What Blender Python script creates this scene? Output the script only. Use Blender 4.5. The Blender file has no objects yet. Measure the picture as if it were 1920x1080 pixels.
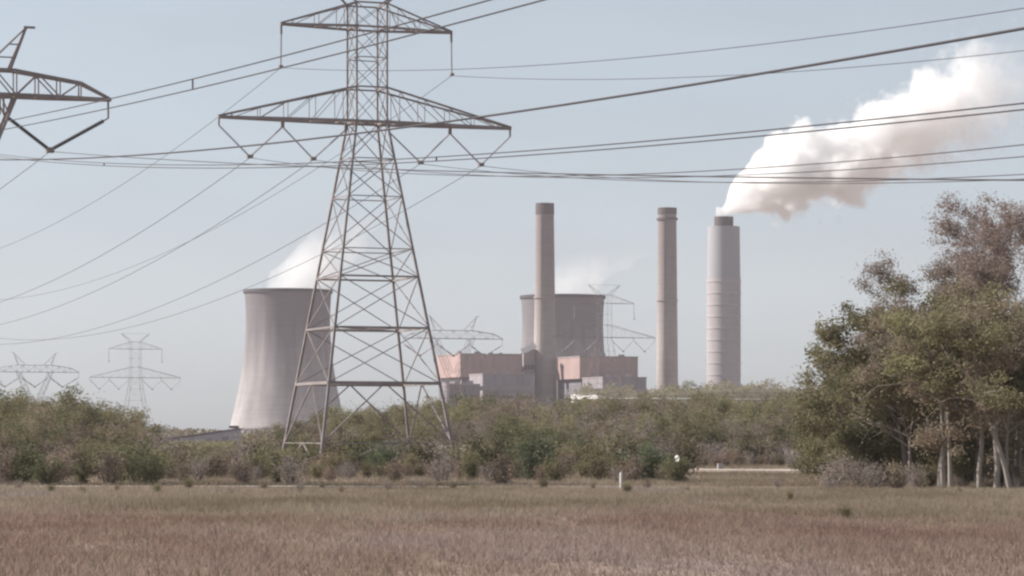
import bpy, bmesh, math, random
import numpy as np
from mathutils import Vector, Matrix

# ------------------------------------------------------------------ camera, sky, sun, exposure
sc = bpy.context.scene
COL = sc.collection
HC = 3.8                      # eye height above the flat
FPX = 5360.0                  # focal length in pixels of a 1920 wide frame
HORIZON = 818.0
cam_d = bpy.data.cameras.new('camera')
cam_d.sensor_width = 36.0
cam_d.lens = 36.0 * FPX / 1920.0
cam_d.shift_y = (HORIZON - 540.0) / 1920.0
cam_d.clip_start = 0.5
cam_d.clip_end = 30000.0
cam = bpy.data.objects.new('camera', cam_d)
cam.location = (0, 0, HC)
cam.rotation_euler = (math.pi / 2, 0, 0)
COL.objects.link(cam)
sc.camera = cam

SUN_EL, SUN_AZ = math.radians(38), math.radians(-81)     # azimuth from +Y towards +X
world = bpy.data.worlds.new('World')
sc.world = world
world.use_nodes = True
wn = world.node_tree
for n in list(wn.nodes):
    wn.nodes.remove(n)
w_out = wn.nodes.new('ShaderNodeOutputWorld')
w_bg = wn.nodes.new('ShaderNodeBackground')
w_sky = wn.nodes.new('ShaderNodeTexSky')
w_sky.sky_type = 'NISHITA'
w_sky.sun_disc = False
w_sky.sun_elevation = SUN_EL
w_sky.sun_rotation = SUN_AZ
w_sky.altitude = 0
w_sky.air_density = 1.0
w_sky.dust_density = 0.7
w_sky.ozone_density = 2.5
w_bg.inputs['Strength'].default_value = 0.0565
w_hsv = wn.nodes.new('ShaderNodeHueSaturation')
w_hsv.inputs['Saturation'].default_value = 0.24
w_tint = wn.nodes.new('ShaderNodeMix'); w_tint.data_type = 'RGBA'; w_tint.blend_type = 'MULTIPLY'
w_tint.inputs[0].default_value = 1.0
w_tint.inputs[7].default_value = (0.872, 0.978, 1.055, 1)
wn.links.new(w_sky.outputs[0], w_hsv.inputs['Color'])
wn.links.new(w_hsv.outputs[0], w_tint.inputs[6])
# faint uneven veil over the whole dome
w_tc = wn.nodes.new('ShaderNodeTexCoord'); w_mp = wn.nodes.new('ShaderNodeMapping'); w_mp.inputs['Scale'].default_value = (1, 1, 3.5)
w_no = wn.nodes.new('ShaderNodeTexNoise'); w_no.inputs['Scale'].default_value = 9.0; w_no.inputs['Detail'].default_value = 4
w_mr = wn.nodes.new('ShaderNodeMapRange'); w_mr.inputs['From Min'].default_value = 0.3; w_mr.inputs['From Max'].default_value = 0.7
w_mr.inputs['To Min'].default_value = 0.965; w_mr.inputs['To Max'].default_value = 1.045
w_vm = wn.nodes.new('ShaderNodeVectorMath'); w_vm.operation = 'SCALE'
wn.links.new(w_tc.outputs['Generated'], w_mp.inputs['Vector']); wn.links.new(w_mp.outputs[0], w_no.inputs['Vector'])
wn.links.new(w_no.outputs['Fac'], w_mr.inputs['Value'])
wn.links.new(w_tint.outputs[2], w_vm.inputs[0]); wn.links.new(w_mr.outputs[0], w_vm.inputs['Scale'])
wn.links.new(w_vm.outputs[0], w_bg.inputs['Color'])
wn.links.new(w_bg.outputs[0], w_out.inputs['Surface'])

sun_d = bpy.data.lights.new('sun', 'SUN')
sun_d.energy = 3.5
sun_d.angle = math.radians(0.6)
sun_d.color = (1.0, 0.93, 0.86)
sun = bpy.data.objects.new('sun', sun_d)
S = Vector((math.cos(SUN_EL) * math.sin(SUN_AZ), math.cos(SUN_EL) * math.cos(SUN_AZ), math.sin(SUN_EL)))
sun.rotation_euler = S.to_track_quat('Z', 'Y').to_euler()
COL.objects.link(sun)

sc.view_settings.view_transform = 'Standard'
sc.view_settings.look = 'None'
sc.view_settings.gamma = 1.0
sc.view_settings.exposure = 1.0
sc.view_settings.use_curve_mapping = False
sc.render.engine = 'CYCLES'
cy = sc.cycles
cy.use_denoising = True
cy.max_bounces = 18
cy.diffuse_bounces = 3
cy.transparent_max_bounces = 8
cy.volume_bounces = 16
cy.volume_max_steps = 256
cy.filter_width = 2.4          # the soft lens of a video camera

R = random.Random(7)
NP = np.random.default_rng(11)

# ------------------------------------------------------------------ small tools
def px(x, y, d):
    """a place seen at (x, y) of the 1920 x 1080 photograph, d metres ahead"""
    return Vector(((x - 960) / FPX * d, d, HC + (HORIZON - y) / FPX * d))

def xat(x, d):
    return (x - 960) / FPX * d

def zat(y, d):
    return HC + (HORIZON - y) / FPX * d

def material(name, color, rough=0.85, var=0.12, scale=0.2, color2=None, bump=0.0, metallic=0.0, coords='Object',
             transl=0.0, per_object=0.0, stretch=(1, 1, 1), detail=4):
    m = bpy.data.materials.new(name)
    m.use_nodes = True
    nt = m.node_tree
    b = nt.nodes['Principled BSDF']
    b.inputs['Roughness'].default_value = rough
    b.inputs['Metallic'].default_value = metallic
    b.inputs['Specular IOR Level'].default_value = 0.25
    tc = nt.nodes.new('ShaderNodeTexCoord')
    mp = nt.nodes.new('ShaderNodeMapping')
    mp.inputs['Scale'].default_value = stretch
    nt.links.new(tc.outputs[coords], mp.inputs['Vector'])
    no = nt.nodes.new('ShaderNodeTexNoise')
    no.inputs['Scale'].default_value = scale
    no.inputs['Detail'].default_value = detail
    no.inputs['Roughness'].default_value = 0.6
    nt.links.new(mp.outputs[0], no.inputs['Vector'])
    cr = nt.nodes.new('ShaderNodeValToRGB')
    c2 = color2 if color2 else tuple(min(1, c * (1 + var)) for c in color)
    c1 = color if color2 else tuple(c * (1 - var) for c in color)
    cr.color_ramp.elements[0].position = 0.32
    cr.color_ramp.elements[1].position = 0.68
    cr.color_ramp.elements[0].color = (*c1, 1)
    cr.color_ramp.elements[1].color = (*c2, 1)
    nt.links.new(no.outputs['Fac'], cr.inputs['Fac'])
    col = cr.outputs['Color']
    if per_object:
        oi = nt.nodes.new('ShaderNodeObjectInfo')
        hs = nt.nodes.new('ShaderNodeHueSaturation')
        m1 = nt.nodes.new('ShaderNodeMapRange')
        m1.inputs['To Min'].default_value = 1 - per_object
        m1.inputs['To Max'].default_value = 1 + per_object
        nt.links.new(oi.outputs['Random'], m1.inputs['Value'])
        m2 = nt.nodes.new('ShaderNodeMapRange')
        m2.inputs['To Min'].default_value = 0.5 - 0.08 * per_object
        m2.inputs['To Max'].default_value = 0.5 + 0.08 * per_object
        ml = nt.nodes.new('ShaderNodeMath'); ml.operation = 'MULTIPLY'; ml.inputs[1].default_value = 7.31
        fr = nt.nodes.new('ShaderNodeMath'); fr.operation = 'FRACT'
        nt.links.new(oi.outputs['Random'], ml.inputs[0]); nt.links.new(ml.outputs[0], fr.inputs[0])
        nt.links.new(fr.outputs[0], m2.inputs['Value'])
        nt.links.new(m1.outputs[0], hs.inputs['Value'])
        nt.links.new(m2.outputs[0], hs.inputs['Hue'])
        nt.links.new(col, hs.inputs['Color'])
        col = hs.outputs['Color']
    nt.links.new(col, b.inputs['Base Color'])
    if bump:
        bp = nt.nodes.new('ShaderNodeBump')
        bp.inputs['Strength'].default_value = bump
        nt.links.new(no.outputs['Fac'], bp.inputs['Height'])
        nt.links.new(bp.outputs[0], b.inputs['Normal'])
    if transl:
        tr = nt.nodes.new('ShaderNodeBsdfTranslucent')
        nt.links.new(col, tr.inputs['Color'])
        mx = nt.nodes.new('ShaderNodeMixShader')
        mx.inputs['Fac'].default_value = transl
        nt.links.new(b.outputs[0], mx.inputs[1])
        nt.links.new(tr.outputs[0], mx.inputs[2])
        nt.links.new(mx.outputs[0], nt.nodes['Material Output'].inputs['Surface'])
    return m

M = {}
M['steel'] = material('galvanised_steel', (0.27, 0.235, 0.23), 0.6, 0.2, 0.4, metallic=0.1)
M['insulator'] = material('insulator_glaze', (0.42, 0.40, 0.43), 0.4, 0.1, 2.0)
M['insulator_dark'] = material('dark_insulator_glaze', (0.08, 0.08, 0.09), 0.4, 0.1, 2.0)
M['wire'] = material('weathered_conductor', (0.06, 0.055, 0.06), 0.6, 0.05, 0.1)
M['concrete'] = material('cooling_tower_concrete', (0.28, 0.25, 0.25), 0.9, 0.0, 0.05, color2=(0.40, 0.36, 0.35), stretch=(1, 1, 0.12))
def weathered(name, low, high, z0, z1, streak):
    m = material(name, low, 0.9, 0.16, 0.07, stretch=(1, 1, 0.35), detail=6)
    nt = m.node_tree; b = nt.nodes['Principled BSDF']
    base = b.inputs['Base Color'].links[0].from_socket
    tc = nt.nodes.new('ShaderNodeTexCoord')
    mp = nt.nodes.new('ShaderNodeMapping'); mp.inputs['Scale'].default_value = (1, 1, 0.03)
    no = nt.nodes.new('ShaderNodeTexNoise'); no.inputs['Scale'].default_value = 0.13; no.inputs['Detail'].default_value = 5
    nt.links.new(tc.outputs['Object'], mp.inputs['Vector']); nt.links.new(mp.outputs[0], no.inputs['Vector'])
    sx = nt.nodes.new('ShaderNodeSeparateXYZ'); nt.links.new(tc.outputs['Object'], sx.inputs[0])
    ma = nt.nodes.new('ShaderNodeMath'); ma.operation = 'MULTIPLY_ADD'; ma.inputs[1].default_value = streak; ma.inputs[2].default_value = -streak / 2
    nt.links.new(no.outputs['Fac'], ma.inputs[0])
    ad = nt.nodes.new('ShaderNodeMath'); ad.operation = 'ADD'
    nt.links.new(sx.outputs['Z'], ad.inputs[0]); nt.links.new(ma.outputs[0], ad.inputs[1])
    mr = nt.nodes.new('ShaderNodeMapRange'); mr.inputs['From Min'].default_value = z0; mr.inputs['From Max'].default_value = z1
    nt.links.new(ad.outputs[0], mr.inputs['Value'])
    mx = nt.nodes.new('ShaderNodeMix'); mx.data_type = 'RGBA'
    nt.links.new(mr.outputs[0], mx.inputs[0]); nt.links.new(base, mx.inputs[6]); mx.inputs[7].default_value = (*high, 1)
    mp2 = nt.nodes.new('ShaderNodeMapping'); mp2.inputs['Scale'].default_value = (0.03, 0.03, 0.55)
    n2 = nt.nodes.new('ShaderNodeTexNoise'); n2.inputs['Scale'].default_value = 1.0; n2.inputs['Detail'].default_value = 3
    nt.links.new(tc.outputs['Object'], mp2.inputs['Vector']); nt.links.new(mp2.outputs[0], n2.inputs['Vector'])
    m2 = nt.nodes.new('ShaderNodeMapRange'); m2.inputs['From Min'].default_value = 0.3; m2.inputs['From Max'].default_value = 0.7
    m2.inputs['To Min'].default_value = 0.94; m2.inputs['To Max'].default_value = 1.06
    nt.links.new(n2.outputs['Fac'], m2.inputs['Value'])
    hv = nt.nodes.new('ShaderNodeHueSaturation'); nt.links.new(m2.outputs[0], hv.inputs['Value']); nt.links.new(mx.outputs[2], hv.inputs['Color'])
    nt.links.new(hv.outputs[0], b.inputs['Base Color'])
    return m
M['tower_shell'] = weathered('streaked_tower_concrete', (0.385, 0.365, 0.36), (0.18, 0.168, 0.178), 15, 105, 120)
M['stack_tan_w'] = weathered('streaked_stack_concrete', (0.36, 0.32, 0.30), (0.245, 0.21, 0.205), 70, 150, 60)
M['concrete_dark'] = material('dark_rim_concrete', (0.085, 0.08, 0.085), 0.9, 0.1, 0.1)
M['stack_tan'] = material('stack_concrete', (0.29, 0.245, 0.24), 0.9, 0.0, 0.1, color2=(0.37, 0.32, 0.31), stretch=(1, 1, 0.1))
M['soot'] = material('sooty_concrete', (0.13, 0.11, 0.11), 0.9, 0.15, 0.3)
M['stack_grey'] = material('new_stack_concrete', (0.33, 0.33, 0.35), 0.85, 0.0, 0.08, color2=(0.37, 0.37, 0.39), stretch=(1, 1, 0.15))
M['stack_pink'] = material('pinkish_stack_concrete', (0.36, 0.33, 0.335), 0.85, 0.0, 0.1, color2=(0.42, 0.385, 0.385), stretch=(1, 1, 0.15))
M['ring'] = material('pale_ring_steel', (0.415, 0.395, 0.395), 0.7, 0.06, 0.3)
M['salmon'] = material('salmon_cladding', (0.40, 0.29, 0.268), 0.8, 0.16, 0.09, stretch=(1, 1, 0.3))
M['roof'] = material('felt_roof', (0.30, 0.26, 0.25), 0.9, 0.1, 0.2)
M['mauve'] = material('mauve_grey_cladding', (0.285, 0.26, 0.275), 0.8, 0.12, 0.15, stretch=(1, 1, 0.3))
M['mauve_dark'] = material('dark_grey_cladding', (0.20, 0.19, 0.21), 0.8, 0.15, 0.15)
M['white'] = material('white_paint', (0.78, 0.76, 0.73), 0.6, 0.04, 0.3)
M['shed'] = material('shed_cladding', (0.30, 0.29, 0.32), 0.7, 0.1, 0.2)
M['dark_roof'] = material('dark_shed_roof', (0.09, 0.08, 0.10), 0.7, 0.1, 0.2)
M['bark'] = material('grey_bark', (0.25, 0.215, 0.19), 0.95, 0.3, 1.5, stretch=(1, 1, 0.2), bump=0.4)
M['bark_dark'] = material('dark_bark', (0.13, 0.105, 0.09), 0.95, 0.3, 1.5, stretch=(1, 1, 0.2))
M['bark_pale'] = material('pale_bark', (0.27, 0.24, 0.215), 0.95, 0.2, 1.5, stretch=(1, 1, 0.2), bump=0.3)
M['twig'] = material('reddish_twig', (0.20, 0.145, 0.125), 0.95, 0.25, 0.8)
M['leaf_olive'] = material('olive_leaves', (0.151, 0.140, 0.073), 0.7, 0, 0.35, color2=(0.281, 0.248, 0.144), transl=0.42, per_object=0.22)
M['leaf_green'] = material('green_leaves', (0.120, 0.122, 0.064), 0.7, 0, 0.35, color2=(0.214, 0.205, 0.111), transl=0.42, per_object=0.22)
M['leaf_dark'] = material('dark_green_leaves', (0.069, 0.099, 0.056), 0.7, 0, 0.35, color2=(0.129, 0.163, 0.086), transl=0.42, per_object=0.2)
M['leaf_brown'] = material('russet_leaves', (0.188, 0.144, 0.106), 0.8, 0, 0.35, color2=(0.312, 0.249, 0.188), transl=0.42, per_object=0.22)
M['leaf_rose'] = material('rosy_bud_leaves', (0.215, 0.165, 0.14), 0.8, 0, 0.35, color2=(0.32, 0.26, 0.225), transl=0.35, per_object=0.12)
M['leaf_grey'] = material('grey_mauve_twigs', (0.208, 0.174, 0.160), 0.9, 0, 0.5, color2=(0.334, 0.286, 0.264), transl=0.42, per_object=0.2)
M['grass_red'] = material('dry_red_grass', (0.24, 0.160, 0.130), 0.95, 0, 0.07, color2=(0.315, 0.24, 0.198), transl=0.5, detail=6, stretch=(0.45, 0.25, 1))
M['grass_olive'] = material('dry_olive_grass', (0.205, 0.17, 0.12), 0.95, 0, 0.07, color2=(0.31, 0.26, 0.195), transl=0.5, detail=6, stretch=(0.45, 0.2, 1))
for g_, c3 in (('grass_red', (0.315, 0.255, 0.235)), ('grass_olive', (0.30, 0.255, 0.23))):
    r3 = [n_ for n_ in M[g_].node_tree.nodes if n_.type == 'VALTORGB'][0].color_ramp
    r3.elements[0].position = 0.40; r3.elements[1].position = 0.52
    e3 = r3.elements.new(0.62); e3.color = (*c3, 1)
M['ground'] = material('dry_marsh_ground', (0.235, 0.17, 0.138), 1.0, 0, 0.05, color2=(0.30, 0.23, 0.19), bump=0.2, detail=8)
M['sand'] = material('pale_sand', (0.62, 0.57, 0.49), 1.0, 0.08, 0.4)
M['mound'] = material('mound_turf', (0.09, 0.085, 0.045), 1.0, 0, 0.03, color2=(0.14, 0.12, 0.075))

def mesh_from(name, verts, faces):
    me = bpy.data.meshes.new(name)
    me.from_pydata([tuple(v) for v in verts], [], faces)
    me.update()
    return me

def obj(name, me, mat=None, parent=None):
    o = bpy.data.objects.new(name, me)
    COL.objects.link(o)
    if mat is not None and me is not None and not me.materials:
        me.materials.append(mat)
    if parent is not None:
        o.parent = parent
    return o

def tag(o, label=None, cat=None, group=None, kind=None):
    if label: o['label'] = label
    if cat: o['category'] = cat
    if group: o['group'] = group
    if kind: o['kind'] = kind
    return o

def empty(name, loc=(0, 0, 0), rz=0.0, label=None, cat=None, group=None):
    o = bpy.data.objects.new(name, None)
    o.empty_display_size = 1.0
    COL.objects.link(o)
    o.location = loc
    o.rotation_euler = (0, 0, rz)
    return tag(o, label, cat, group)

def copy_tree(o, parent=None):
    c = o.copy()
    COL.objects.link(c)
    if parent is not None:
        c.parent = parent
    for ch in list(o.children):
        copy_tree(ch, c)
    return c

class MB:
    """collects bars, boxes and turned shapes for one mesh"""
    def __init__(self):
        self.v = []; self.f = []
    def bar(self, a, b, w, w2=None):
        a = Vector(a); b = Vector(b)
        d = (b - a).normalized()
        up = Vector((0, 0, 1)) if abs(d.z) < 0.9 else Vector((1, 0, 0))
        s = d.cross(up).normalized(); t = s.cross(d).normalized()
        n = len(self.v)
        for p, ww in ((a, w), (b, w2 if w2 else w)):
            h = ww / 2
            for i, j in ((-1, -1), (1, -1), (1, 1), (-1, 1)):
                self.v.append(p + s * h * i + t * h * j)
        self.f += [(n, n + 1, n + 2, n + 3), (n + 7, n + 6, n + 5, n + 4)]
        for i in range(4):
            j = (i + 1) % 4
            self.f.append((n + i, n + 4 + i, n + 4 + j, n + j))
        return self
    def box(self, x0, x1, y0, y1, z0, z1):
        n = len(self.v)
        for z in (z0, z1):
            for x, y in ((x0, y0), (x1, y0), (x1, y1), (x0, y1)):
                self.v.append(Vector((x, y, z)))
        self.f += [(n + 3, n + 2, n + 1, n), (n + 4, n + 5, n + 6, n + 7)]
        for i in range(4):
            j = (i + 1) % 4
            self.f.append((n + i, n + j, n + 4 + j, n + 4 + i))
        return self
    def tube(self, pts, radii, k=6, cap=True):
        n0 = len(self.v)
        m = len(pts)
        for i, p in enumerate(pts):
            p = Vector(p)
            d = (Vector(pts[min(i + 1, m - 1)]) - Vector(pts[max(i - 1, 0)])).normalized()
            up = Vector((0, 0, 1)) if abs(d.z) < 0.95 else Vector((1, 0, 0))
            s = d.cross(up).normalized(); t = s.cross(d).normalized()
            r = radii[i] if hasattr(radii, '__len__') else radii
            for q in range(k):
                a = 2 * math.pi * q / k
                self.v.append(p + (s * math.cos(a) + t * math.sin(a)) * r)
        for i in range(m - 1):
            for q in range(k):
                q2 = (q + 1) % k
                self.f.append((n0 + i * k + q, n0 + i * k + q2, n0 + (i + 1) * k + q2, n0 + (i + 1) * k + q))
        if cap:
            self.f.append(tuple(n0 + q for q in range(k))[::-1])
            self.f.append(tuple(n0 + (m - 1) * k + q for q in range(k)))
        return self
    def lathe(self, prof, k=48, closed=False):
        n0 = len(self.v); m = len(prof)
        for r, z in prof:
            for q in range(k):
                a = 2 * math.pi * q / k
                self.v.append(Vector((r * math.cos(a), r * math.sin(a), z)))
        for i in range(m if closed else m - 1):
            i2 = (i + 1) % m
            for q in range(k):
                q2 = (q + 1) % k
                self.f.append((n0 + i * k + q, n0 + i * k + q2, n0 + i2 * k + q2, n0 + i2 * k + q))
        return self
    def build(self, name, mat, parent=None, smooth=False):
        me = mesh_from(name, self.v, self.f)
        if smooth:
            me.shade_smooth()
        return obj(name, me, mat, parent)

# ------------------------------------------------------------------ ground, tracks, mound
def grid_sheet(x0, x1, y0, y1, nx, ny, fz):
    xs = np.linspace(x0, x1, nx); ys = np.linspace(y0, y1, ny)
    v = [(x, y, fz(x, y)) for y in ys for x in xs]
    f = [(j * nx + i, j * nx + i + 1, (j + 1) * nx + i + 1, (j + 1) * nx + i) for j in range(ny - 1) for i in range(nx - 1)]
    return v, f

GX0, GX1, GY0, GY1 = -2600, 2600, -250, 5600
v, f = grid_sheet(GX0, GX1, GY0, GY1, 3, 3, lambda x, y: 0.0)
tag(obj('ground', mesh_from('ground', v, f), M['ground']), kind='structure')

def strip(name, pts, width, z, mat):
    v = []; f = []
    n = len(pts)
    for i, (x, y) in enumerate(pts):
        a = Vector(pts[max(i - 1, 0)]); b = Vector(pts[min(i + 1, n - 1)])
        d = (b - a).normalized(); s = Vector((-d.y, d.x)) * width / 2
        v += [(x - s.x, y - s.y, z), (x + s.x, y + s.y, z)]
    f = [(2 * i, 2 * i + 2, 2 * i + 3, 2 * i + 1) for i in range(n - 1)]
    return tag(obj(name, mesh_from(name, v, f), mat), kind='structure')

strip('sand_track', [(-75, 219), (-40, 217), (-18, 217.5), (0, 215), (9, 213), (22, 211), (70, 204)], 2.6, 0.012, M['sand'])
strip('sand_road', [(19.0, 328), (24, 325), (29, 322), (35, 316), (40, 306)], 5.5, 0.02, M['sand'])

# a long turfed ash mound beyond the wood with a pale haul road along its bench
def mound_z(x, y):
    u = (x - 175) / 150.0
    w = (y - 1950) / 90.0
    k = max(0.0, 1 - abs(u) ** 6) * max(0.0, 1 - abs(w) ** 3)
    return 34.0 * min(1, k * 1.6) + 2.0 * math.sin(x * 0.05) * k
v, f = grid_sheet(10, 340, 1850, 2050, 45, 25, mound_z)
v = [(x, y, z - 0.5 if z < 0.1 else z) for x, y, z in v]
tag(obj('grass_mound', mesh_from('grass_mound', v, f), M['mound']), kind='structure')

# ------------------------------------------------------------------ lattice pylons
TH = math.radians(20.5)
MAIN_WAIST, H_WAIST, H_SLOPE = 36.7, 1.66, (7.5 - 1.66) / 36.7

def member(parent, name, a, b, w, w2=None, mat='steel', fine=True, pool=None):
    if fine:
        MB().bar(a, b, w, w2).build(name, M[mat], parent)
    else:
        pool.bar(a, b, w, w2)

def insulator(parent, a, b, r, mat, fine):
    """a string of discs between two points"""
    a = Vector(a); b = Vector(b)
    n = 22 if fine else 2
    L = (b - a).length
    pts = []; rad = []
    for i in range(n):
        t = i / n
        for q, k in ((0.0, 0.6), (0.2, 1.0), (0.65, 1.0), (0.8, 0.6)):
            pts.append(a.lerp(b, t + q / n)); rad.append(r * k)
    pts.append(b); rad.append(r * 0.45)
    mb = MB(); mb.tube(pts, rad, 7 if fine else 5)
    return mb.build('insulator_string', M[mat], parent)

def double_circuit_pylon(cx, cy, drop, label, fine, group):
    """waisted double-circuit tower: wide lower crossarm with V strings, short upper crossarm, two flared peaks"""
    root = empty('transmission_pylon', (cx, cy, 0), TH, label, 'pylon', group)
    zw = MAIN_WAIST - drop
    def half(z):
        return H_WAIST + max(0.0, zw - z) * H_SLOPE
    k = 1.0 if fine else 0.42
    corners = [(-1, -1), (1, -1), (1, 1), (-1, 1)]
    def cor(i, z):
        sx, sy = corners[i % 4]; h = half(z)
        return Vector((sx * h, sy * h, z))
    ztop = zw + 12.4
    for i in range(4):
        lg = MB()
        lg.bar(cor(i, 0) - Vector((0, 0, 0.3)), cor(i, zw), 0.27 * k, 0.21 * k)
        lg.bar(cor(i, zw), cor(i, ztop), 0.18 * k)
        lo = lg.build('leg', M['steel'], root)
        if fine:
            c0 = cor(i, 0)
            MB().box(c0.x - 0.6, c0.x + 0.6, c0.y - 0.6, c0.y + 0.6, -0.3, 0.35).build('footing', M['concrete'], lo)
    pool = MB()
    levels = [z - drop for z in (3.1, 9.3, 15.05, 20.4, 23.3, 28.8, 32.8, 36.7, 40.3, 43.4, 46.6, 49.1)]
    levels = [z for z in levels if z > 1.5]
    strong = {round(z - drop, 2): w for z, w in ((9.3, 0.31), (15.05, 0.2), (20.4, 0.18), (36.7, 0.26), (40.3, 0.16), (46.6, 0.2), (49.1, 0.16))}
    for z in levels:
        w = strong.get(round(z, 2), 0.10) * k
        for i in range(4):
            member(root, 'horizontal_member', cor(i, z), cor(i + 1, z), w, fine=fine, pool=pool)
    if fine:
        for z in (9.3 - drop, 15.05 - drop, 36.7 - drop):
            for i in range(2):
                member(root, 'diaphragm_brace', cor(i, z), cor(i + 2, z), 0.14)
    prev = 0.0
    for q, z in enumerate(levels):
        w = (0.085 if z < zw + 0.1 else 0.06) * k * (1.5 if q < 2 and fine else 1)
        for i in range(4):
            a0, a1 = cor(i, prev), cor(i + 1, prev)
            b0, b1 = cor(i, z), cor(i + 1, z)
            if q < 2 and drop < 3:        # K braces in the splayed foot
                mid = (b0 + b1) / 2
                member(root, 'brace', a0, mid, w, fine=fine, pool=pool)
                member(root, 'brace', a1, mid, w, fine=fine, pool=pool)
            else:
                n1 = (a0 - Vector((0, 0, a0.z))).normalized() * 0.08
                member(root, 'brace', a0 + n1, b1 + n1, w, fine=fine, pool=pool)
                member(root, 'brace', a1, b0, w, fine=fine, pool=pool)
        prev = z
    if not fine:
        tag(pool.build('lattice_bracing', M['steel'], root), kind='stuff')
    # crossarms
    def arm(name, sgn, zb, zt, L, nb, wch):
        hb, ht = half(zb), half(zt)
        holder = MB()
        tip = Vector((sgn * L, 0, zb))
        for s in (-1, 1):
            holder.bar((sgn * hb, s * hb, zb), tip + Vector((0, s * 0.12, 0)), wch)
        part = holder.build(name, M['steel'], root)
        top = MB()
        for s in (-1, 1):
            top.bar((sgn * ht, s * ht, zt), tip + Vector((0, s * 0.1, 0.12)), wch * 0.62)
        top.build('upper_chord', M['steel'], part)
        br = MB()
        for i in range(nb):
            t0 = (i + 0.5) / nb; t1 = (i + 1.0) / nb
            for s in (-1, 1):
                lowp = Vector((sgn * hb, s * hb, zb)).lerp(tip, t0)
                upp = Vector((sgn * ht, s * ht, zt)).lerp(tip, t0)
                upn = Vector((sgn * ht, s * ht, zt)).lerp(tip, max(0, t0 - 1.0 / nb))
                if t0 < 0.95:
                    br.bar(lowp, upp, 0.065 * k); br.bar(lowp, upn, 0.065 * k)
            lp = Vector((sgn * hb, -hb, zb)).lerp(tip, t0); lq = Vector((sgn * hb, hb, zb)).lerp(tip, t0)
            if i < nb - 1:
                br.bar(lp, lq, 0.1 * k)
                br.bar(lp, Vector((sgn * hb, hb, zb)).lerp(tip, min(1, t0 + 1.0 / nb)), 0.09 * k)
        tag(br.build('arm_bracing', M['steel'], part), kind='stuff')
        return part
    zl, zu = zw, zw + 9.9
    for sgn in (-1, 1):
        arm('lower_crossarm', sgn, zl, zl + 3.6, 16.07, 5, 0.30 * k)
        arm('upper_crossarm', sgn, zu, zu + 2.5, 9.4, 3, 0.24 * k)
        # flared earth-wire peak
        pk = MB()
        tip = Vector((sgn * 5.0, 0, ztop + 2.8))
        for s in (-1, 1):
            pk.bar((sgn * H_WAIST, s * H_WAIST, ztop), tip, 0.18 * k)
        pk.bar((sgn * H_WAIST, 0, ztop + 0.9), tip, 0.14 * k)
        pk.build('peak', M['steel'], root)
        # V strings
        for xo, xb, xi in ((16.0, 12.7, 9.3), (9.1, 5.9, 2.4)):
            bot = Vector((sgn * xb, 0, zl - 4.0))
            for xt in (xo, xi):
                t = Vector((sgn * xt, 0, zl - 0.12))
                a = t + Vector((0, 0, -0.75))
                hg = MB().bar(t, a, 0.16 * k).build('hanger', M['steel'], root)
                insulator(root, a, a.lerp(bot, 0.97), 0.10 if fine else 0.10, 'insulator', fine)
            MB().box(bot.x - 0.3, bot.x + 0.3, -0.25, 0.25, bot.z - 0.15, bot.z + 0.2).build('clamp', M['steel'], root)
        t = Vector((sgn * 9.35, 0, zu - 0.1)); a = t + Vector((0, 0, -0.95)); bot = Vector((sgn * 9.4, 0, zu - 4.4))
        MB().bar(t, a, 0.2 * k).build('hanger', M['steel'], root)
        insulator(root, a, bot, 0.10 if fine else 0.10, 'insulator', fine)
        MB().box(bot.x - 0.2, bot.x + 0.2, -0.25, 0.25, bot.z - 0.15, bot.z + 0.1).build('clamp', M['steel'], root)
    MB().bar((-5.0, 0, ztop + 2.8), (5.0, 0, ztop + 2.8), 0.14 * k).build('peak_tie', M['steel'], root)
    return root

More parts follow.
